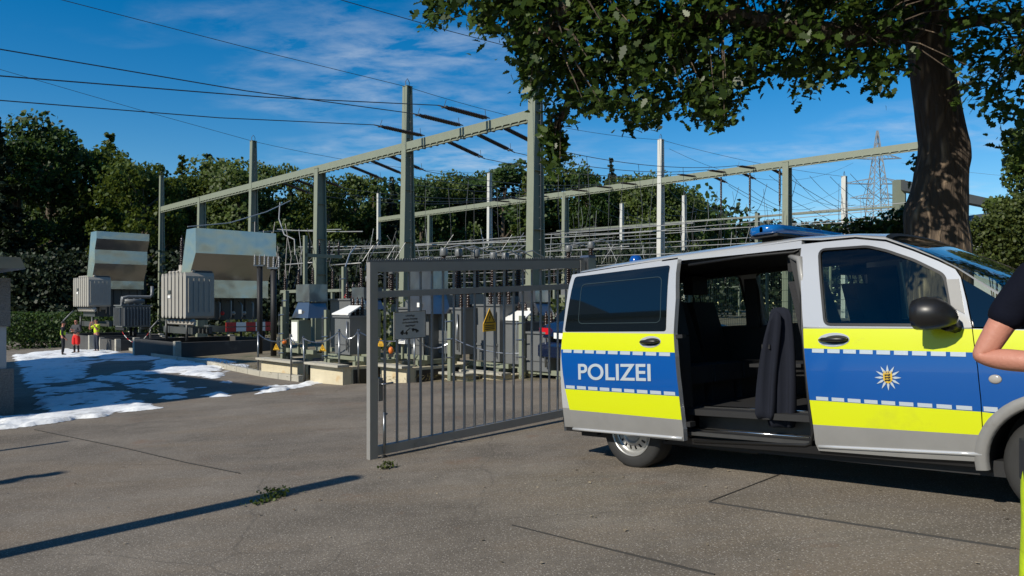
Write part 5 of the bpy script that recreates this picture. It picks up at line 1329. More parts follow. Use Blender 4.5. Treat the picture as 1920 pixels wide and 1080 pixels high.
for i, (px, py, d, s, l) in enumerate(((518, 651, 18.2, .17, 'small yellow warning triangle on the chain by the left plinth'), (605, 653, 17.0, .17, 'small yellow warning triangle on the chain by the middle plinth'))):
    warn('warning_sign', l, at(px, py, d), RZ * .4, s, lower=False, tilt=.1)
warn('warning_sign', 'small yellow warning plate on the post behind the first gate bars', at(714, 640, 16.4), RZ * .4, .13)
# hand rails
for (pts, d, l) in (([(118, 612), (119, 601), (137, 583)], 42, 'grey hand rail slanting up beside the farther transformer'), ([(282, 648), (282, 616), (297, 600)], 37, 'thin hand rail post holding the red and white chain')):
    mb = MB(); mb.tube([at(x, y, d) for x, y in pts], .04, 6); tag(mb.build('hand_rail', M['galvdark']), l, 'hand rail')

# ------------------------------------------------------------------ kiosk building at the left edge and an unseen hall added for its shadow
pk = gnd(26, 776)
KB = thing('kiosk_building', 'small flat roofed kiosk with pebble dash panels at the left edge', 'building', (pk.x, pk.y, pk.z - .03), math.radians(44))
M['pebble'] = mat('pebble dash', (.20, .19, .18), .95, 0, .75, 38, .9, 40)
M['render'] = mat('pale render', (.42, .43, .45), .85, 0, .08, 4)
mb = MB(); mb.box((-2.5, 2.0, .42), (5.0, 4.0, .84)); mb.build('plinth_wall', M['pebble'], KB)
mb = MB(); mb.box((-2.58, 2.0, 1.215), (4.96, 3.86, .75)); mb.build('white_band', M['render'], KB)
mb = MB(); mb.box((-2.545, 2.0, 2.02), (5.0, 3.94, .86)); mb.build('pebble_band', M['pebble'], KB)
mb = MB(); mb.box((-2.7, 2.0, 2.5), (4.3, 3.4, .10)); mb.build('clerestory', M['render'], KB)
mb = MB(); mb.hexa([(-5.4, -.45, 2.60), (.10, -.45, 2.60), (.10, 4.5, 2.60), (-5.4, 4.5, 2.60)], [(-5.4, -.45, 2.80), (.02, -.45, 2.80), (.02, 4.5, 2.80), (-5.4, 4.5, 2.80)]); mb.build('roof_slab', M['galv'], KB, .01)
mb = MB(); mb.box((-1.6, -.012, 1.05), (.9, .03, 2.0)); mb.build('door', M['greend'], KB)
HB = thing('shadow_hall', 'long hall added unseen left of the yard to shade the foam', 'building', (-15.7, 5.9, -.9), RZ)
mb = MB(); mb.box((-12, -5, 5.2), (24, 10, 10.4)); mb.build('wall', M['render'], HB)
mb = MB(); mb.box((-12, -5, 10.55), (24.5, 10.5, .3)); mb.build('roof', M['tank'], HB)
mb = MB(); mb.box((-16.5, -5, 12.2), (14, 9.98, 3.0)); mb.build('shadow_block', M['render'], HB)  # taller block added so the hall's shadow reaches farther over the foam
for k in range(6):
    mb = MB(); mb.box((-2.5 - 3.8 * k, .01, 3.2), (1.6, .06, 1.4)); mb.build('window', M['vglassdark'], HB)
# plain pole added out of view so that its shadow crosses the road
s = SD.to_2d().normalized(); tip = gnd(705, 886); hgt = 4.3; b = Vector((tip.x, tip.y)) + s * (hgt / math.tan(math.radians(SUN_EL)))
LP_ = thing('shadow_post', 'plain grey post added left of the camera to cast the long road shadow', 'post', (b.x, b.y, gz(b.x)))
mb = MB(); mb.tube([(0, 0, 0), (0, 0, hgt)], .125, 10); mb.build('pole', M['galv'], LP_)
mb = MB(); mb.box((0, 0, .05), (.3, .3, .1)); mb.build('foot_plate', M['galv'], LP_)
tip = gnd(158, 823); hgt = 3.6; b = Vector((tip.x, tip.y)) + s * (hgt / math.tan(math.radians(SUN_EL)))  # second pole, added out of view for a thin shadow line
LQ = thing('shadow_pole', 'thin pole added beyond the frame left of the camera for its shadow', 'post', (b.x, b.y, gz(b.x)))
mb = MB(); mb.tube([(0, 0, 0), (0, 0, hgt)], [.10, .05], 8); mb.build('pole', M['galv'], LQ)
mb = MB(); mb.ball((0, 0, hgt), .05, 1); mb.build('knob', M['galv'], LQ)

# ------------------------------------------------------------------ blue estate car behind the gate
M['carblue'] = mat('dark blue car paint', (.008, .016, .05), .2, .3, .05, 2, coat=1.0)
hd = Vector((.86, .51, 0)); rl = Vector((.60, 15.5, 0)); cr = rl + Vector((hd.y, -hd.x, 0)) * .9 + hd * 2.2
CAR = thing('estate_car', 'dark blue estate car parked behind the gate with its red tail light showing', 'car', (cr.x, cr.y, gz(cr.x) - .02), math.atan2(hd.y, hd.x))
def carsec(x, zb, zt, w0, w1): return [(x, -w0, zb), (x, -w0 * 1.02, (zb + .75) / 2), (x, -w0, min(.82, zt - .02)), (x, -w1, zt - .03), (x, -w1 * .7, zt), (x, w1 * .7, zt), (x, w1, zt - .03), (x, w0, min(.82, zt - .02)), (x, w0 * 1.02, (zb + .75) / 2), (x, w0, zb)]
mb = MB(); mb.grid([carsec(-2.28, .45, .70, .70, .66), carsec(-2.22, .30, .95, .84, .74), carsec(-2.0, .25, 1.02, .89, .74), carsec(-1.2, .22, .98, .90, .8), carsec(1.1, .22, .98, .90, .82), carsec(1.9, .25, .86, .88, .78), carsec(2.2, .32, .72, .78, .66), carsec(2.28, .45, .6, .6, .5)]); mb.build('body', M['carblue'], CAR)
mb = MB(); cab = [(-2.05, .98, .74), (-1.62, 1.40, .60), (-1.3, 1.47, .58), (.1, 1.47, .58), (1.15, .97, .72)]
mb.grid([[(x, -.76 if z > 1.2 else -.8, .95), (x, -w, z), (x, w, z), (x, .76 if z > 1.2 else .8, .95)] for x, z, w in cab], mi=lambda i, j: 0 if (j == 1 and 0 < i < 3) else 1); mb.build('cabin', [M['carblue'], M['vglassdark']], CAR)
for s_ in (-1, 1):
    mb = MB(); mb.box((-2.235, s_ * .62, .80), (.10, .34, .13)); mb.box((-2.12, s_ * .82, .81), (.26, .10, .12)); mb.build('tail_light', mat('red lens', (.55, .01, .02), .15), CAR, .02)
    mb = MB(); mb.box((-2.28, s_ * .55, .38), (.05, .35, .05)); mb.build('reflector', M['redwhite'], CAR)
mb = MB(); mb.box((-2.29, 0, .72), (.02, .52, .115)); mb.build('number_plate', M['plate'], CAR)
mb = MB(); mb.prism([(-2.33, .28), (-2.33, .5), (-2.25, .58), (-2.0, .58), (-2.0, .28)], -.8, .8); mb.build('bumper', M['carblue'], CAR, .03)
for x in (-1.35, 1.4):
    for s_ in (-1, 1):
        mb = MB(); A_ = Matrix.Translation((x, s_ * .80, .33)) @ Matrix.Rotation(-s_ * math.pi / 2, 4, 'X'); mb.lathe([(.2, .10), (.3, .11), (.33, .06), (.33, -.08), (.3, -.1), (.2, -.1)], 24, A_, cap=False); w_ = mb.build('wheel', M['rubber'], CAR)
        mb = MB(); mb.lathe([(0, .07), (.06, .08), (.2, .10), (.21, .05)], 16, A_); mb.build('rim', M['rim'], w_)
# ------------------------------------------------------------------ trees
rng0 = np.random.default_rng(11)
M['leaf_dark'] = leafmat('dark broadleaf', (.014, .032, .006), (.052, .100, .018))
M['leaf_mid'] = leafmat('olive broadleaf', (.030, .056, .008), (.095, .135, .022))
M['leaf_conif'] = leafmat('conifer needles', (.008, .017, .007), (.026, .042, .015), .15)
M['leaf_light'] = leafmat('light olive leaves', (.03, .05, .010), (.10, .125, .026))
M['leaf_oak'] = leafmat('oak leaves', (.016, .036, .006), (.075, .125, .020), .45, .4)
def broad_proto(seed, H, R, n, lm, size, z0=.22, nb=34):
    r = np.random.default_rng(seed); P = []
    bl = []
    for i in range(nb):
        zf = r.uniform(z0, .96); env = R * (math.sin(math.pi * min(1, max(0.0, (zf - z0 + .12) / (1.08 - z0 + .12)))) ** .6); a = r.uniform(0, 6.283); rad = env * math.sqrt(r.uniform(.1, 1)) * .8
        bl.append((rad * math.cos(a), rad * math.sin(a), zf * H, R * r.uniform(.20, .38)))
    bl.append((0, 0, H * .93, R * .25))
    for (x, y, z, q) in bl:
        k = n // len(bl); d = r.normal(size=(k, 3)); d /= np.linalg.norm(d, axis=1)[:, None]; d[:, 2] *= .8
        P.append(np.array([x, y, z]) + d * q * (r.uniform(.35, 1.12, k) ** .6)[:, None])
    P = np.concatenate(P)
    t = thing('tree', 'x', 'tree', (0, 0, 0))
    mb = MB(); mb.tube([(0, 0, -.3), (.1, 0, H * .25), (-.1, .1, H * .55), (.05, 0, H * .85)], [H * .022, H * .018, H * .012, H * .004], 8)
    for b in bl[::2]:
        zs = max(H * .15, b[2] - R * .5); mb.tube([(0, 0, zs), (b[0] * .5, b[1] * .5, (zs + b[2]) / 2), b[:3]], [H * .008, H * .005, H * .002], 5)
    mb.build('trunk', M['barkd'], t)
    leaves('crown', P, size, r, lm, LEAF5, (-1.0, -1.0, .9), t); return t
def conif_proto(seed, H, R, n, lm, size):
    r = np.random.default_rng(seed); t = thing('tree', 'x', 'tree', (0, 0, 0)); P = []
    mb = MB(); mb.tube([(0, 0, -.3), (0, 0, H * .98)], [H * .017, H * .002], 8)
    z = .08 * H; tiers = []
    while z < H * .98:
        f = 1 - z / H; nbh = 7 if f > .3 else 5
        for k in range(nbh):
            a = r.uniform(0, 6.283); L = R * (f ** .8) * r.uniform(.65, 1.1) + .15
            tiers.append((z + r.uniform(-.2, .2), a, L))
        z += H * .028
    for z, a, L in tiers:
        k = max(5, int(n * L / sum(q[2] for q in tiers))); u = r.uniform(.1, 1, k)
        P.append(np.stack([np.cos(a) * u * L + r.normal(0, .14, k) * L * .4, np.sin(a) * u * L + r.normal(0, .14, k) * L * .4, z - .30 * L * u ** 1.4 + r.normal(0, .12, k)], 1))
        if r.uniform() < .35: mb.tube([(0, 0, z), (math.cos(a) * L, math.sin(a) * L, z - .3 * L)], [.05, .012], 4)
    mb.build('trunk', M['barkd'], t)
    leaves('crown', np.concatenate(P), size, r, lm, LEAF5, (-.7, -.8, .9), t); return t
PROTO = {'b1': broad_proto(1, 20, 6.2, 11000, M['leaf_dark'], .36), 'b2': broad_proto(2, 18, 5.4, 10000, M['leaf_mid'], .32), 'b3': broad_proto(3, 17, 5.2, 10000, M['leaf_mid'], .32, .15), 'b4': broad_proto(4, 22, 5.0, 11000, M['leaf_dark'], .34, .12, 46),
         'c1': conif_proto(5, 24, 4.2, 12000, M['leaf_conif'], .38), 'c2': conif_proto(6, 20, 3.0, 9000, M['leaf_mid'], .32), 'b5': broad_proto(7, 19, 6.6, 11000, M['leaf_mid'], .35, .10, 44)}
HT = {'b1': 20.5, 'b2': 18.5, 'b3': 17.5, 'b4': 22.5, 'c1': 24, 'c2': 20, 'b5': 19.5}
used = set(); rT = random.Random(3)
def tree(kind, px, ytop, d, wide, label):
    ytop -= 9 if px > 480 else 3
    p = at(px, 570, d); zb = gz(p.x) - .4; h = zof(ytop, d) - zb; s = h / HT[kind]
    o = PROTO[kind] if kind not in used else dup(PROTO[kind]); used.add(kind)
    o.location = (p.x, p.y, zb); o.rotation_euler = (0, 0, rT.uniform(-.7, .7)); o.scale = (s * wide, s * wide, s)
    o['label'] = label; o['group'] = 'forest trees behind the substation'; o.name = 'conifer_tree' if kind[0] == 'c' else 'broadleaf_tree'
for a in (('c1', -5, 217, 62, 1.2, 'dark conifer cut by the left edge of the picture'), ('b1', 92, 226, 72, 1.1, 'tallest dense broadleaf tree left of the hoods'), ('b4', 35, 250, 66, 1.1, 'dark broadleaf tree between the edge conifer and the tallest crown'),
          ('b2', 150, 268, 78, 1.0, 'dark tree with a flat top right of the tallest crown'), ('c2', 205, 250, 76, 1.4, 'pointed olive tree with two tips above the farther hood'), ('b5', 235, 292, 74, 1.0, 'olive round crown right of the pointed tree'), ('b3', 268, 304, 66, 1.0, 'lit olive tree just left of the first grey mast'),
          ('b1', 285, 320, 80, .9, 'dark crown behind the first grey mast'), ('c2', 341, 292, 84, 1.2, 'narrow pointed conifer standing alone right of the first grey mast'), ('b2', 372, 325, 82, .9, 'olive crown right of the narrow conifer'), ('c1', 392, 289, 92, 1.1, 'dark pine top above the short first column'),
          ('b3', 432, 298, 86, 1.1, 'light olive crown left of the second mast'), ('b5', 455, 318, 80, 1.0, 'olive crown behind the second mast'), ('b2', 505, 308, 90, .8, 'thin topped tree just right of the second mast'), ('c2', 545, 334, 88, 1.2, 'pointed olive conifer under the beam left of the short column'),
          ('b5', 615, 343, 84, 1.0, 'olive crown right of the short column'), ('b2', 665, 328, 92, .9, 'pointed light tree between short column and tall mast'), ('c2', 700, 345, 88, 1.2, 'narrow olive conifer left of the tall mast'), ('c1', 735, 338, 90, .9, 'dark conifer right behind the tall mast'),
          ('b4', 790, 338, 84, .8, 'dark crown right of the tall mast'), ('b5', 832, 342, 88, .9, 'olive crown in the middle between the two tall columns'), ('b2', 872, 326, 94, 1.0, 'feathery pale tree left of the thin white pole'), ('b1', 945, 317, 90, 1.3, 'broad dark round crown just left of the right column'),
          ('c2', 985, 328, 84, 1.3, 'pointed olive conifer behind the right column'), ('b5', 1062, 316, 92, 1.1, 'round olive crown right of the hanging oak leaves'), ('b1', 1105, 328, 88, .8, 'dark crown left of the spruce tip'), ('c1', 1146, 303, 98, .9, 'dark spruce with a sharp tip above the far beam'),
          ('b2', 1180, 332, 94, 1.0, 'olive crown just right of the spruce'), ('b5', 1215, 340, 90, .9, 'olive crown left of the white mast'), ('b3', 1255, 352, 92, 1.0, 'light crown right of the white mast'), ('b2', 1288, 365, 96, .8, 'last crown at the right end of the forest')):
    tree(*a)
# lower row of woodland edge and filling wood behind
def wood(name, label, pts, n, size, lm, seed, spread):
    r = np.random.default_rng(seed); P = []
    for (px, ytop, d) in pts:
        p = at(px, 570, d); h = zof(ytop, d) - gz(p.x); k = n // len(pts)
        P.append(np.stack([p.x + r.normal(0, spread, k), p.y + r.normal(0, spread * .7, k), gz(p.x) + h * r.uniform(0, 1, k) ** .85], 1))
    return tag(leaves(name, np.concatenate(P), size, r, lm, LEAF5, (-.2, -.5, .4)), label, 'woodland', kind='stuff')
wood('woodland_edge', 'dark undergrowth and low branches along the forest edge', [(x, y, d) for x, y, d in zip(range(-60, 1340, 38), [470, 480, 455, 475, 490, 460, 470, 450, 480, 465, 455, 470] * 4, [60, 62, 64, 60, 66, 68, 64, 70, 72, 70, 74, 76] * 4)], 80000, .27, M['leaf_conif'], 21, 2.3)
wood('woodland_mass', 'dark mass of forest filling the gaps between the trunks', [(x, y, 104) for x, y in zip(range(-80, 1330, 34), [340, 345, 345, 370, 385, 390, 385, 390, 385, 390, 385, 390] * 4)], 60000, .7, M['leaf_dark'], 22, 3.5)
wood('distant_wood', 'low dark line of distant wood above the van roof', [(x, y, 150) for x, y in zip(range(1300, 1720, 20), [418, 424, 416, 428, 414, 420, 430, 418, 412, 425] * 3)], 16000, .75, M['leaf_conif'], 23, 3.0)
wood('yard_shrubs', 'sunlit yellow green shrubs between the equipment', [(x, y, d) for x, y, d in ((700, 565, 26), (690, 575, 27), (735, 562, 28), (1060, 560, 30), (455, 590, 40), (460, 600, 42), (835, 560, 34), (1000, 570, 32))], 1500, .16, M['leaf_light'], 24, .5)
wood('yard_hedge', 'low dark shrubs along the foot of the forest', [(x, 585, d) for x, d in ((20, 50), (60, 50), (100, 52), (140, 55), (200, 60), (240, 60))], 7000, .17, M['leaf_dark'], 25, 1.6)

# ------------------------------------------------------------------ the oak
OKD = 10.8
OB = at(1757, 440, OKD)
OT = thing('oak_tree', 'large oak with a thick ridged trunk and overhanging leafy branches behind the van', 'tree', (OB.x, OB.y, gz(OB.x)))
inv = Vector((OB.x, OB.y, gz(OB.x)))
prof = [(1757, 700, 66), (1757, 500, 60), (1757, 450, 55), (1757, 415, 50), (1760, 370, 48), (1762, 320, 45), (1766, 300, 43.5), (1767, 270, 41.5), (1757, 200, 39.5), (1747, 130, 38.5), (1738, 60, 38.5), (1732, -10, 38), (1725, -120, 35), (1722, -260, 30), (1728, -420, 22), (1735, -600, 10)]
mb = MB(); rows = []
from mathutils import noise as _n
fine = []
for i in range(len(prof) - 1):
    for k in range(6):
        t = k / 6; a, b = prof[i], prof[i + 1]; fine.append(tuple(a[j] * (1 - t) + b[j] * t for j in range(3)))
for (px, py, rp) in fine:
    c = at(px, py, OKD) - inv; R_p = rp / FPX * OKD; row = []
    for k in range(33):
        a = 6.28319 * k / 32; v = Vector((math.cos(a), math.sin(a), c.z * .35))
        rr = R_p * (1 + .07 * _n.noise(v * 1.3) + .035 * _n.noise(Vector((math.cos(a) * 5, math.sin(a) * 5, c.z * 1.2))))
        bx = math.exp(-((c.z - 3.35) / .30) ** 2) * max(0, math.cos(a - .15)) ** 2 * .055 + math.exp(-((c.z - 2.5) / .3) ** 2) * max(0, math.cos(a - 3.2)) ** 3 * .10
        row.append((c.x + (rr + bx) * math.cos(a), c.y + (rr + bx) * math.sin(a), c.z))
    rows.append(row)
mb.grid(rows); mb.build('trunk', M['bark'], OT)
def W3(px, py, d): return at(px, py, d) - inv
LIMBS = [[W3(1735, 40, 10.8), W3(1690, 60, 10.2), W3(1600, 70, 9.4), W3(1480, 50, 8.8), W3(1380, 30, 8.6), W3(1240, 40, 8.8), W3(1120, 60, 9.0)],
         [W3(1732, 0, 10.8), W3(1600, -60, 10.0), W3(1400, -90, 9.0), W3(1200, -60, 8.2), W3(1000, -20, 8.2), W3(880, -10, 8.6)],
         [W3(1725, -120, 10.8), W3(1500, -300, 9.0), W3(1200, -400, 8.0), W3(900, -380, 7.8)],
         [W3(1725, -100, 10.8), W3(1850, -160, 10.0), W3(2000, -60, 9.2), W3(2120, 60, 9.0)],
         [W3(1740, 60, 10.9), W3(1820, 40, 10.4), W3(1900, 30, 9.8), W3(1960, 80, 9.4)],
         [W3(1725, -200, 10.8), W3(1700, -420, 8.5), W3(1600, -700, 6.6), W3(1450, -1000, 5.4)],
         [W3(1726, -300, 10.8), W3(1800, -500, 12.0), W3(1900, -600, 14)],
         [W3(1300, 30, 8.7), W3(1180, 90, 8.9), W3(1080, 150, 9.1), W3(1045, 240, 9.2)],
         [W3(1090, -20, 8.2), W3(1020, 60, 8.4), W3(965, 85, 8.6)]]
mb = MB()
for i, l in enumerate(LIMBS): mb.tube(l, [(.20 if i < 4 else .13) * (1 - .82 * k / (len(l) - 1)) for k in range(len(l))], 8)
lb_ = mb.build('limb', M['bark'], OT)
lp = [p for l in LIMBS for a, b in zip(l[:-1], l[1:]) for p in [a.lerp(b, t / 5) for t in range(5)]]
CROWN = [(800, -160), (806, 25), (812, 42), (830, 30), (850, 12), (868, -30), (872, 5), (878, 28), (905, 55), (935, 64), (945, 92), (960, 108), (975, 100), (968, 130), (965, 150), (978, 172), (1005, 178), (1020, 195), (1042, 200), (1052, 172), (1062, 185), (1090, 205), (1118, 226), (1146, 220), (1162, 182), (1180, 158), (1200, 166), (1203, 194), (1177, 216), (1178, 243), (1203, 241), (1234, 216), (1250, 180), (1266, 170), (1278, 206), (1306, 203), (1316, 219), (1344, 243), (1375, 219), (1378, 175), (1400, 150), (1418, 138), (1434, 166), (1466, 158), (1474, 146), (1500, 183), (1518, 165), (1550, 162), (1575, 162), (1608, 145), (1618, 162), (1660, 162), (1678, 145), (1668, 130), (1700, 134), (1705, 90), (1702, -160)]
CR2 = [(1764, -160), (1768, 20), (1775, 60), (1786, 105), (1798, 108), (1808, 112), (1812, 200), (1848, 245), (1880, 215), (1884, 270), (1912, 300), (1960, 330), (2100, 380), (2200, -160)]
CR3 = [(1026, 205), (1044, 205), (1047, 222), (1058, 262), (1064, 275), (1050, 300), (1040, 315), (1026, 300), (1018, 270), (1022, 235)]
HOLES = [[(1255, 0), (1275, 0), (1262, 40), (1248, 30)], [(1095, 55), (1120, 55), (1112, 70), (1098, 68)], [(1405, 0), (1440, 0), (1432, 28), (1412, 30)], [(1375, 70), (1402, 76), (1388, 100), (1372, 92)], [(1225, 90), (1242, 95), (1232, 118), (1222, 110)], [(1322, 96), (1338, 92), (1334, 124), (1322, 120)], [(1530, 85), (1548, 92), (1540, 110), (1526, 106)], [(1592, 78), (1640, 80), (1636, 90), (1594, 88)], [(1790, 5), (1822, 2), (1828, 55), (1806, 75), (1788, 45)], [(1840, 130), (1870, 120), (1874, 145), (1846, 156)]]
rO = np.random.default_rng(77); tw = MB(); LP3 = []
def crown_clusters(poly, n, dfun, holes=HOLES, rad=.105, per=15):
    xs_ = [p[0] for p in poly]; ys_ = [p[1] for p in poly]; made = 0
    while made < n:
        x, y = rO.uniform(min(xs_), max(xs_)), rO.uniform(min(ys_), max(ys_))
        if not pip((x, y), poly) or any(pip((x, y), h) for h in holes): continue
        if _n.noise(Vector((x / 38.0, y / 38.0, 4))) < -.12 and rO.uniform() < .85: continue
        if _n.noise(Vector((x / 17.0, y / 17.0, 9))) < -.08 and rO.uniform() < .75: continue
        made += 1
        d = dfun(x, y); c = W3(x, y, d); k = per
        dd = rO.normal(size=(k, 3)) * rad; dd[:, 2] *= .75
        LP3.append(np.array(c)[None, :] + dd)
        if made % 3 == 0:
            q = min(lp, key=lambda p: (p - c).length_squared)
            if (q - c).length < 2.6:
                m = q.lerp(c, .5) + Vector((0, 0, .12)); tw.tube([q, m, c], [.014, .009, .004], 4, False)
crown_clusters(CROWN, 1300, lambda x, y: 8.7 + 1.1 * (x - 1250) / 450 * (1 if x > 1250 else -.2) + rO.normal(0, .55))
crown_clusters(CR2, 330, lambda x, y: 9.4 + rO.normal(0, .6))
crown_clusters(CR3, 38, lambda x, y: 9.2 + rO.normal(0, .12), rad=.06, per=8)
P = np.concatenate(LP3)
leaves('foliage', P, .116, rO, M['leaf_oak'], OAK, (-.5, -.6, .9), OT)
tw.build('twigs', M['bark'], OT)
# the rest of the crown above the picture, which shades what is seen
P = []
for (x, y, z, r_) in [(3, 6, 8.2, 2.6), (5.5, 7.2, 9.4, 2.8), (2.5, 10, 10.5, 3.2), (7.5, 9, 10.5, 3.2), (9.5, 10.5, 9.0, 2.8), (6, 12, 12, 3.4), (9, 13, 11, 3.2), (4, 4.2, 9.5, 2.2), (7.2, 5.6, 9.6, 2.4), (11, 8.2, 8.6, 2.2), (4.5, 8.6, 11.6, 3.0), (3.0, 12.8, 10, 2.8), (10.5, 6.0, 9.4, 2.2)]:
    k = 1500; d = rO.normal(size=(k, 3)); d /= np.linalg.norm(d, axis=1)[:, None]
    P.append(np.array([x, y, z]) - np.array(inv) + d * r_ * (rO.uniform(.3, 1.05, k) ** .5)[:, None] * np.array([1, 1, .75]))
P = np.concatenate(P)
wz = P + np.array(inv); keep = (CZ - (wz[:, 2] - CZ) * 0 > 0) & ((570 - (wz[:, 2] - CZ) / np.maximum(.1, wz[:, 1]) * FPX) < -60)
so_ = np.array([0.0, 0.0]); rel = wz[:, :2] - np.array([OB.x, OB.y]); sdir = np.array([-.735, -.678]); al = rel @ sdir; pe = np.abs(rel @ np.array([.678, -.735])); hit = (pe < .9) & (al > 0) & (wz[:, 2] - .70 * al < 3.9) & (rO.uniform(0, 1, len(P)) < .93); keep &= ~hit
leaves('upper_crown', P[keep], .24, rO, M['leaf_oak'], LEAF5, (-.3, -.5, .9), OT)

# ------------------------------------------------------------------ bushes
def bush(name, label, blobs, n, size, lm, seed, tm=LEAF5, stems=8):
    r = np.random.default_rng(seed); P = []; b0 = Vector(blobs[0][0]); g0 = Vector((b0.x, b0.y, gz(b0.x)))
    o = thing(name, label, 'bush', tuple(g0)); mb = MB()
    for c, rad in blobs:
        c = Vector(c); k = int(n * rad ** 2 / sum(q[1] ** 2 for q in blobs)); d = r.normal(size=(k, 3)); d /= np.linalg.norm(d, axis=1)[:, None]
        P.append(np.array(c - g0) + d * rad * (r.uniform(.2, 1.1, k) ** .5)[:, None] * np.array([1, 1, .8])); mb.tube([(0, 0, 0), (c - g0) * .6 + Vector((0, 0, .1)), c - g0], [.03, .02, .006], 5)
    mb.build('stems', M['barkd'], o); leaves('foliage', np.concatenate(P), size, r, lm, tm, (-.2, -.4, .6), o); return o
bush('bush', 'dark leafy bush peeping over the van roof left of the oak trunk', [(at(x, y, 12.4), r) for x, y, r in ((1650, 428, .35), (1600, 432, .28), (1690, 420, .35), (1560, 438, .2), (1720, 400, .32), (1640, 470, .5), (1700, 480, .6), (1735, 440, .4))], 2600, .10, M['leaf_oak'], 31, OAK)
bush('bush', 'sparse leafy sprig rising beside the left edge of the trunk', [(at(x, y, 12.0), r) for x, y, r in ((1716, 370, .10), (1722, 340, .14), (1718, 300, .12), (1725, 320, .12), (1712, 400, .15))], 150, .11, M['leaf_oak'], 32, OAK)
bush('shrub', 'bright yellow green shrub right of the oak trunk', [(at(x, y, 30), r * 1.7) for x, y, r in ((1870, 440, .6), (1900, 410, .6), (1840, 430, .4), (1905, 470, .7), (1940, 400, .7), (1855, 480, .6), (1920, 390, .4), (1960, 450, .9))], 16000, .11, M['leaf_light'], 33)
bush('shrub', 'darker tall shrub at the right picture edge behind the bright one', [(at(x, y, 36), r * 1.7) for x, y, r in ((1868, 385, .35), (1912, 305, .4), (1940, 330, .8), (1918, 262, .5), (1965, 280, 1.1), (1980, 420, 1.6), (1920, 440, .9))], 16000, .16, M['leaf_mid'], 34)
o = thing('white_house', 'white house wall glimpsed between the leaves at the right edge', 'house', tuple(at(1885, 500, 40)), .3); o.location.z = .6
mb = MB(); mb.box((0, 2, 2.3), (5, 4, 4.6)); mb.build('wall', M['plate'], o); mb = MB(); mb.prism([(-2.8, 4.6), (2.8, 4.6), (0, 6.0)], -.2, 4.2); mb.build('roof', M['tank'], o)

# weeds in the road joint, dry grass along the verge
def tuft(label, px, py, n, h, lm, seed, spread):
    p = gnd(px, py); r = np.random.default_rng(seed); o = thing('weed', label, 'weed', tuple(p)); mb = MB()
    for k in range(n):
        a = r.uniform(0, 6.28); x, y = r.normal(0, spread), r.normal(0, spread * .35); q = h * r.uniform(.4, 1)
        mb.tube([(x, y, 0), (x + math.cos(a) * q * .3, y + math.sin(a) * q * .3, q * .6), (x + math.cos(a) * q * .7, y + math.sin(a) * q * .7, q)], [.004, .003, .001], 3, False)
    mb.build('stems', lm, o)
    P = np.stack([r.normal(0, spread, n * 3), r.normal(0, spread * .4, n * 3), r.uniform(.01, h, n * 3)], 1); leaves('leaflets', P, .024, r, lm, LEAF5, (0, 0, .6), o)
    o.rotation_euler = (0, 0, .75); return o
tuft('dark weed tuft growing in the shadow line on the road', 515, 934, 30, .09, M['leaf_mid'], 41, .07)
tuft('flat dark weed at the left of the shadow line tuft', 488, 944, 14, .03, M['leaf_mid'], 43, .06)
tuft('yellow green weed tuft under the free end of the gate', 728, 878, 18, .07, M['leaf_light'], 42, .06)
r = np.random.default_rng(50); P = []
for a, b in zip(EDGE[4:-1], EDGE[5:]):
    k = int((b - a).length * 70); t = r.uniform(0, 1, k); off = np.abs(r.normal(.25, .22, k))
    x = a.x + (b.x - a.x) * t + off * .3; y = a.y + (b.y - a.y) * t + off
    P.append(np.stack([x, y, [gz(q) + .02 for q in x] + r.uniform(0, .12, k)], 1))
tag(leaves('verge_grass', np.concatenate(P), .09, r, leafmat('dry grass', (.10, .085, .03), (.20, .17, .07)), np.array([(-.05, -.5), (.05, -.5), (.02, .1), (0, .6), (-.02, .1)]), (0, -1, 0)), 'dry straw coloured grass along the road edge', 'grass', kind='stuff')
r = np.random.default_rng(51); P = []
for k in range(260):
    x = r.uniform(-5, 4); y = r.uniform(3.5, 11); P.append((x, y, gz(x) + .008))
tag(leaves('road_litter', np.array(P), .020, r, leafmat('dry leaf litter', (.12, .09, .06), (.45, .38, .28), .1), LEAF5, (0, 0, 6), jitter=.7), 'scattered dry leaf litter and grit on the asphalt', 'litter', kind='stuff')

tp = gnd(186, 874); ht = 5.2; b2 = Vector((tp.x, tp.y)) + SD.to_2d().normalized() * (ht / math.tan(math.radians(SUN_EL)))  # unseen conifer added here; its tip sets the end of the road shadow
o = dup(PROTO['c2'], loc=(b2.x, b2.y, gz(b2.x)), rz=0, scale=(.32, .32, ht / 20), label='young conifer added out of view for its pointed shadow on the road'); o['group'] = 'trees added for their shadow'; o.name = 'shadow_conifer'

# trees added out of view to block sky light, clear of the sun
for i, (k, x, y, h, l) in enumerate((('b1', 16, -2, 17, 'added tall broadleaf tree far right of the camera'), ('b5', 13, -9, 18, 'added round tree behind the camera on the right'), ('b4', 7, -14, 17, 'added dark tall tree behind the camera'), ('b2', 0, -17, 14, 'added olive tree straight behind the camera'), ('b5', 22, 6, 17, 'added round tree right of the oak outside the picture'))):
    o = dup(PROTO[k], loc=(x, y, gz(x) - .2), rz=0, scale=(1.15 * h / HT[k], 1.15 * h / HT[k], h / HT[k]), label=l); o['group'] = 'trees added around the camera to block sky light'; o.name = 'broadleaf_tree'
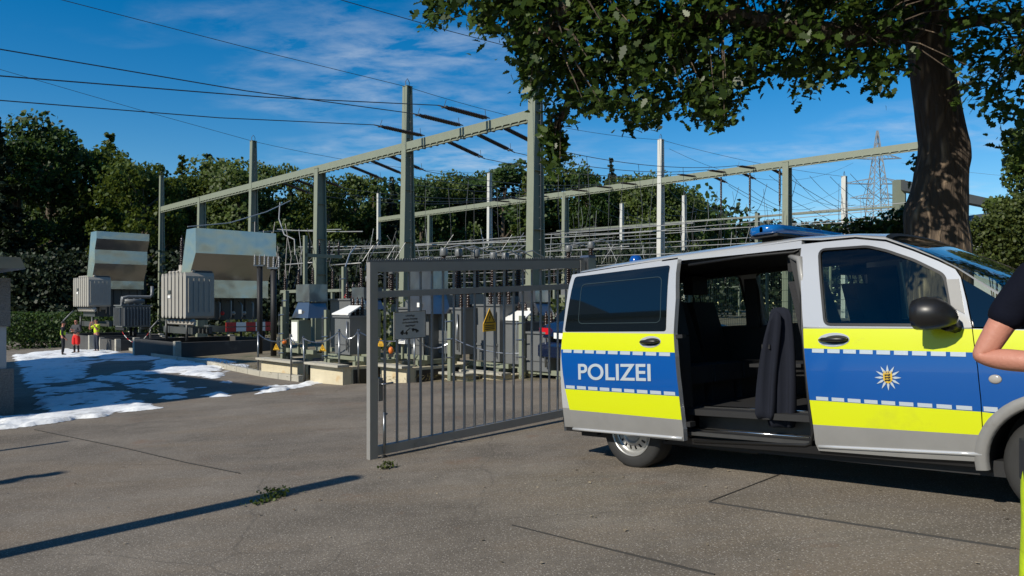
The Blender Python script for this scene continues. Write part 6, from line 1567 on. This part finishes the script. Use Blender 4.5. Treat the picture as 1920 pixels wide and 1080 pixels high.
# ------------------------------------------------------------------ people
M['skin'] = mat('skin', (.46, .20, .14), .5, 0, .12, 9, .12, 60)
M['hair'] = mat('dark hair', (.02, .015, .012), .6)
M['tshirt'] = mat('dark navy shirt', (.003, .004, .010), .9, 0, .3, 9, .25, 18, spec=.15)
M['hivis'] = mat('fluorescent yellow cloth', (.50, .66, .01), .75, 0, .12, 6, .7, 9)
M['hivisg'] = mat('green yellow vest', (.34, .52, .02), .8, 0, .2, 12)
M['darkcloth'] = mat('dark trousers', (.012, .014, .02), .9, 0, .2, 10)
M['jeans'] = mat('dark jeans', (.022, .03, .05), .9, 0, .2, 10)
M['red'] = mat('red trousers', (.62, .012, .01), .8, 0, .12, 10)
M['greyshirt'] = mat('dark grey shirt', (.05, .052, .06), .85, 0, .2, 10)
M['boot'] = mat('black boots', (.012, .012, .012), .5)
def skin(name, chains, m, parent, sub=2):
    """chains: list of [(pos, radius), ...]; later chains may start from an existing joint given by its index"""
    V, E_, R_s = [], [], []
    for ch in chains:
        prev = None
        for it in ch:
            if isinstance(it, int): prev = it; continue
            V.append(it[0]); R_s.append(it[1]); i = len(V) - 1
            if prev is not None: E_.append((prev, i))
            prev = i
    me = bpy.data.meshes.new(name); me.from_pydata([tuple(v) for v in V], E_, []); me.update()
    o = bpy.data.objects.new(name, me); COL.objects.link(o)
    md = o.modifiers.new('skin', 'SKIN'); md.use_smooth_shade = True
    for i, r_ in enumerate(R_s):
        sv = me.skin_vertices[0].data[i]; q = r_ if isinstance(r_, tuple) else (r_, r_); sv.radius = q; sv.use_root = (i == 0)
    if sub: s_ = o.modifiers.new('sub', 'SUBSURF'); s_.levels = sub; s_.render_levels = sub
    dg = bpy.context.evaluated_depsgraph_get(); dg.update()
    me2 = bpy.data.meshes.new_from_object(o.evaluated_get(dg)); me2.name = name
    bpy.data.objects.remove(o)
    for p in me2.polygons: p.use_smooth = True
    me2.materials.clear(); me2.materials.append(m)
    return link(name, me2, parent)
def join_into(o, mb):
    me = bpy.data.meshes.new('tmp'); mb.bm.to_mesh(me); mb.bm.free()
    bm = bmesh.new(); bm.from_mesh(o.data); bm.from_mesh(me); bm.to_mesh(o.data); bm.free()
    for p in o.data.polygons: p.use_smooth = True
def V3(*a): return Vector(a)
def person(label, loc_, rz, H, J, cl, fine=False, bald=False):
    """J: joints in body space (x right of the figure, y forward, z up, metres for a 1.8 m body)"""
    o = thing('person', label, 'person', loc_, rz); o.scale = (H / 1.8,) * 3
    g = lambda k: V3(*J[k])
    hips, chest, neck, head = g('hip'), g('chest'), g('neck'), g('head')
    def arm(s): sh, el, wr = g('sh' + s), g('el' + s), g('wr' + s); return sh, el, wr
    chains = [[(hips, (.15, .11)), (hips.lerp(chest, .5), (.135, .10)), (chest, (.165, .115)), (neck - V3(0, 0, .05), (.085, .075)), (neck, .055), (head - V3(0, -.01, .06), (.062, .075)), (head + V3(0, .0, .02), (.078, .095)), (head + V3(0, -.01, .08), (.066, .08))]]
    for s in 'LR':
        sh, el, wr = arm(s); d = (wr - el).normalized()
        chains.append([2, (sh, .072), (sh.lerp(el, .45), .058), (el - (el - sh).normalized() * .02, .047), (el, .044), (el.lerp(wr, .3), .047), (wr, .031), (wr + d * .06, (.042, .024))])
    base_n = sum(1 for c in chains for it in c if not isinstance(it, int))
    for s in 'LR':
        hp, kn, an = g('hp' + s), g('kn' + s), g('an' + s)
        chains.append([0, (hp, .088), (hp.lerp(kn, .5), .078), (kn, .056), (kn.lerp(an, .35), .058), (an, .038), (an + V3(0, .07, -.05), (.042, .034)), (an + V3(0, .17, -.065), (.04, .025))])
    body = skin('body', chains, M['skin'], o)
    mb = MB()                                                # face and fingers, joined into the body mesh
    mb.tube([head + V3(0, .085, .03), head + V3(0, .112, -.01), head + V3(0, .092, -.02)], [.008, .017, .012], 8)
    for s in (-1, 1):
        mb.ball(head + V3(s * .075, -.005, .0), .026, 1, (.35, .7, 1.1)); mb.ball(head + V3(s * .031, .082, .028), .012, 1, (1.2, .5, .6))
    mb.ball(head + V3(0, .086, -.045), .02, 1, (1.3, .4, .35))
    for s in 'LR':
        sh, el, wr = arm(s); d = (wr - el).normalized(); up = d.cross((sh - el)).normalized(); lat = up.cross(d).normalized()
        for k, (lo, ln) in enumerate(((-.03, .078), (-.01, .088), (.01, .082), (.028, .066))):
            p = wr + d * .085 + up * lo; q = p + d * ln * .5 + lat * .012; r_ = q + d * ln * .4 + lat * .028; mb.tube([p, q, r_], [.0095, .0088, .007], 6)
        p = wr + d * .03 - up * .03; mb.tube([p, p + d * .03 - up * .03 + lat * .01, p + d * .065 - up * .034 + lat * .02], [.013, .011, .008], 6)
    join_into(body, mb)
    if not bald:
        mb = MB(); mb.ball(head + V3(0, -.018, .055), .10, 2, (.86, 1.02, .82)); h_ = mb.build('hair', M['hair'], o)
    # shirt
    sl = cl.get('sleeve', .5)
    sc_ = [[(hips + V3(0, 0, -.02), (.172, .132)), (hips.lerp(chest, .5), (.158, .122)), (chest, (.187, .137)), (neck - V3(0, 0, .06), (.10, .09))]]
    for s in 'LR':
        sh, el, wr = arm(s)
        if sl <= 1: sc_.append([2, (sh, .088), (sh.lerp(el, sl * .6), .078), (sh.lerp(el, sl), .074)])
        else: sc_.append([2, (sh, .088), (sh.lerp(el, .5), .072), (el, .060), (el.lerp(wr, .5), .054), (el.lerp(wr, .92), .044)])
    skin(cl['topname'], sc_, cl['top'], o)
    if 'vest' in cl: skin('safety_vest', [[(hips + V3(0, 0, .02), (.19, .15)), (hips.lerp(chest, .5), (.178, .142)), (chest, (.20, .155)), (neck - V3(0, 0, .08), (.11, .10))], [2, (g('shL') * .75 + chest * .25, .09)], [2, (g('shR') * .75 + chest * .25, .09)]], cl['vest'], o)
    tr = [[(hips + V3(0, 0, .06), (.162, .125)), (hips - V3(0, 0, .06), (.165, .125))]]
    fat = cl.get('fat', 1.0); cut = cl.get('cut', 1.0)
    for s in 'LR':
        hp, kn, an = g('hp' + s), g('kn' + s), g('an' + s)
        if cut < 1: tr.append([1, (hp, .108 * fat), (hp.lerp(kn, .55), .104 * fat), (kn, .09 * fat), (kn.lerp(an, .12), .088 * fat)])
        else: tr.append([1, (hp, .106 * fat), (hp.lerp(kn, .5), .094 * fat), (kn, .078 * fat), (kn.lerp(an, .5), .072 * fat), (an + V3(0, 0, .03), .064 * fat)])
    skin('trousers', tr, cl['bot'], o)
    if cut < 1:
        skin('long_socks', [[(g('knL').lerp(g('anL'), .1), .066), (g('anL'), .05)]], M['darkcloth'], o); skin('long_socks', [[(g('knR').lerp(g('anR'), .1), .066), (g('anR'), .05)]], M['darkcloth'], o)
    for s in 'LR':
        an = g('an' + s); skin('boot', [[(an + V3(0, 0, .06), .056), (an + V3(0, -.01, -.03), .054), (an + V3(0, .08, -.048), (.05, .044)), (an + V3(0, .18, -.06), (.046, .034))]], M['boot'], o)
    return o
def stand(**kw):
    J = dict(hip=(0, 0, .98), chest=(0, 0, 1.34), neck=(0, 0, 1.53), head=(0, .02, 1.66), shL=(-.19, 0, 1.43), elL=(-.26, -.04, 1.14), wrL=(-.25, .10, .90), shR=(.19, 0, 1.43), elR=(.26, -.04, 1.14), wrR=(.25, .10, .90),
             hpL=(-.095, 0, .90), knL=(-.11, .02, .50), anL=(-.12, -.02, .09), hpR=(.095, 0, .90), knR=(.11, .02, .50), anR=(.12, -.02, .09)); J.update(kw); return J
FOLD = dict(elL=(-.30, .06, 1.17), wrL=(-.06, .24, 1.22), elR=(.30, .06, 1.15), wrR=(.07, .22, 1.15))
p = gnd(118, 666); person('person in a green yellow vest and dark trousers, leftmost of the three on the foam', tuple(p), math.radians(-60), 1.72, stand(), dict(topname='jumper', top=M['darkcloth'], sleeve=1.5, vest=M['hivisg'], bot=M['darkcloth']))
p = gnd(143, 662); person('person in a grey shirt and red trousers with folded arms on the foam', tuple(p), math.radians(170), 1.80, stand(**FOLD), dict(topname='shirt', top=M['greyshirt'], sleeve=1.5, bot=M['red'], fat=1.25, cut=.6), bald=True)
p = gnd(181, 660); person('person in jeans and short bright jacket with raised arms, rightmost of three', tuple(p), math.radians(150), 1.78, stand(elR=(.30, .20, 1.22), wrR=(.12, .28, 1.48), elL=(-.32, .16, 1.20), wrL=(-.20, .30, 1.50)), dict(topname='jacket', top=M['hivis'], sleeve=.8, bot=M['jeans']))
# officer at the right edge, arms folded, turned three quarters to the camera
d = 2.95; op = Vector(((2046 - 960) / FPX * d, d, 0)); op.z = gz(op.x)
PO = person('person in a navy shirt and bright yellow trousers with folded arms beside the van', tuple(op), math.radians(158), 1.84, stand(**dict(FOLD, elR=(.365, -.02, 1.145), shR=(.205, 0, 1.46), wrR=(.03, .22, 1.13), hpR=(.11, 0, .90), knR=(.14, .03, .50), anR=(.16, -.02, .09))), dict(topname='t_shirt', top=M['tshirt'], sleeve=.62, bot=M['hivis'], fat=1.32), fine=True)
mb = MB(); mb.box((.215, .03, .74), (.03, .13, .16)); mb.build('pocket_flap', M['darkcloth'], PO, .01)
# ------------------------------------------------------------------ the tangle of the switchyard
rg = random.Random(9)
for i in range(46):
    x = rg.uniform(540, 1400); d = rg.uniform(30, 62) if x < 1000 else rg.uniform(42, 80); yb = rg.uniform(480, 520); yt = rg.uniform(425, 465)
    a = at(x, yt, d); b = at(x + rg.uniform(-22, 22), yb, d + rg.uniform(-3, 3)); m = a.lerp(b, .5) + Vector((rg.uniform(-.5, .5), 0, rg.uniform(-.6, .1)))
    wire('lead_wire', 'short pale slack lead between bus bar and breaker', [a, m, b], .016, M['wirel'] if i % 3 else M['wire'], 'short leads on the breakers', n=5)
for i in range(16):
    K = 44000 + i * 3600; x0 = rg.uniform(560, 760); x1 = x0 + rg.uniform(240, 520); z_ = rg.uniform(4.2, 6.6)
    a, b = line_pt(K, x0), line_pt(K, x1); a.z = b.z = z_ - 1.2
    wire('bus_wire', 'thin slack wire running level over the switchgear', [a, b], .014, M['wire'] if i % 2 else M['wirel'], 'bus wires over the switchgear', n=8, sag=.25)
for i in range(10):
    x = 470 + i * 9 + rg.uniform(-4, 4); a = at(x, rg.uniform(415, 470), 36); b = at(x + rg.uniform(-6, 6), rg.uniform(520, 560), 35)
    wire('lead_wire', 'thin dark lead hanging between the hood and the short column', [a, a.lerp(b, .5) + Vector((rg.uniform(-.3, .3), 0, 0)), b], .014, M['wire'], 'leads right of the hood', n=4)
# pipes and valves on the nearer transformer
mb = MB()
for k in range(5):
    x = -1.0 + .02 * k; y = .9 + .5 * k; mb.tube([(x, y, .9), (x + .1, y, 1.0), (x + .1, y, 1.5 + .1 * (k % 3)), (x - .3, y, 1.7)], .03, 6)
mb.build('cooling_pipe', M['beige'], T2)
for k in range(4):
    mb = MB(); mb.lathe([(.0, 0), (.09, .0), (.09, .03), (.03, .04), (.03, .12), (0, .12)], 12, Matrix.Translation((-.86, 1.0 + .5 * k, 1.15)) @ Matrix.Rotation(math.pi / 2, 4, 'Y')); mb.build('valve_wheel', M['redwhite'] if k == 1 else M['beige'], T2)

for i in range(34):
    px = rg.uniform(1070, 1640); K = rg.uniform(84000, 118000); p = line_pt(K, px); yt = 405 - (px - 1070) * .07 + rg.uniform(-30, 20)
    a = Vector((p.x, p.y, zof(yt, p.y))); b = a + Vector((rg.uniform(-.4, .4), 0, -rg.uniform(2.2, 4.6)))
    wire('dropper_wire', 'thin dropper hanging from a conductor down to the switchgear', [a, a.lerp(b, .5) + Vector((rg.uniform(-.35, .35), 0, 0)), b], .014, M['wire'] if i % 3 else M['wirel'], 'droppers under the spans', n=4)
for i in range(14):
    px = 1100 + i * 38; p = line_pt(96000, px); q = line_pt(132000, px + 110 + rg.uniform(-20, 60))
    a = Vector((p.x, p.y, zof(372 - i * 4.0 + rg.uniform(-12, 12), p.y))); b = Vector((q.x, q.y, zof(410 - i * 2.0 + rg.uniform(-10, 10), q.y)))
    wire('overhead_wire', 'thin conductor slanting down between the far gantries', [a, b], .015, sag=.8, group='conductors between the far gantries')
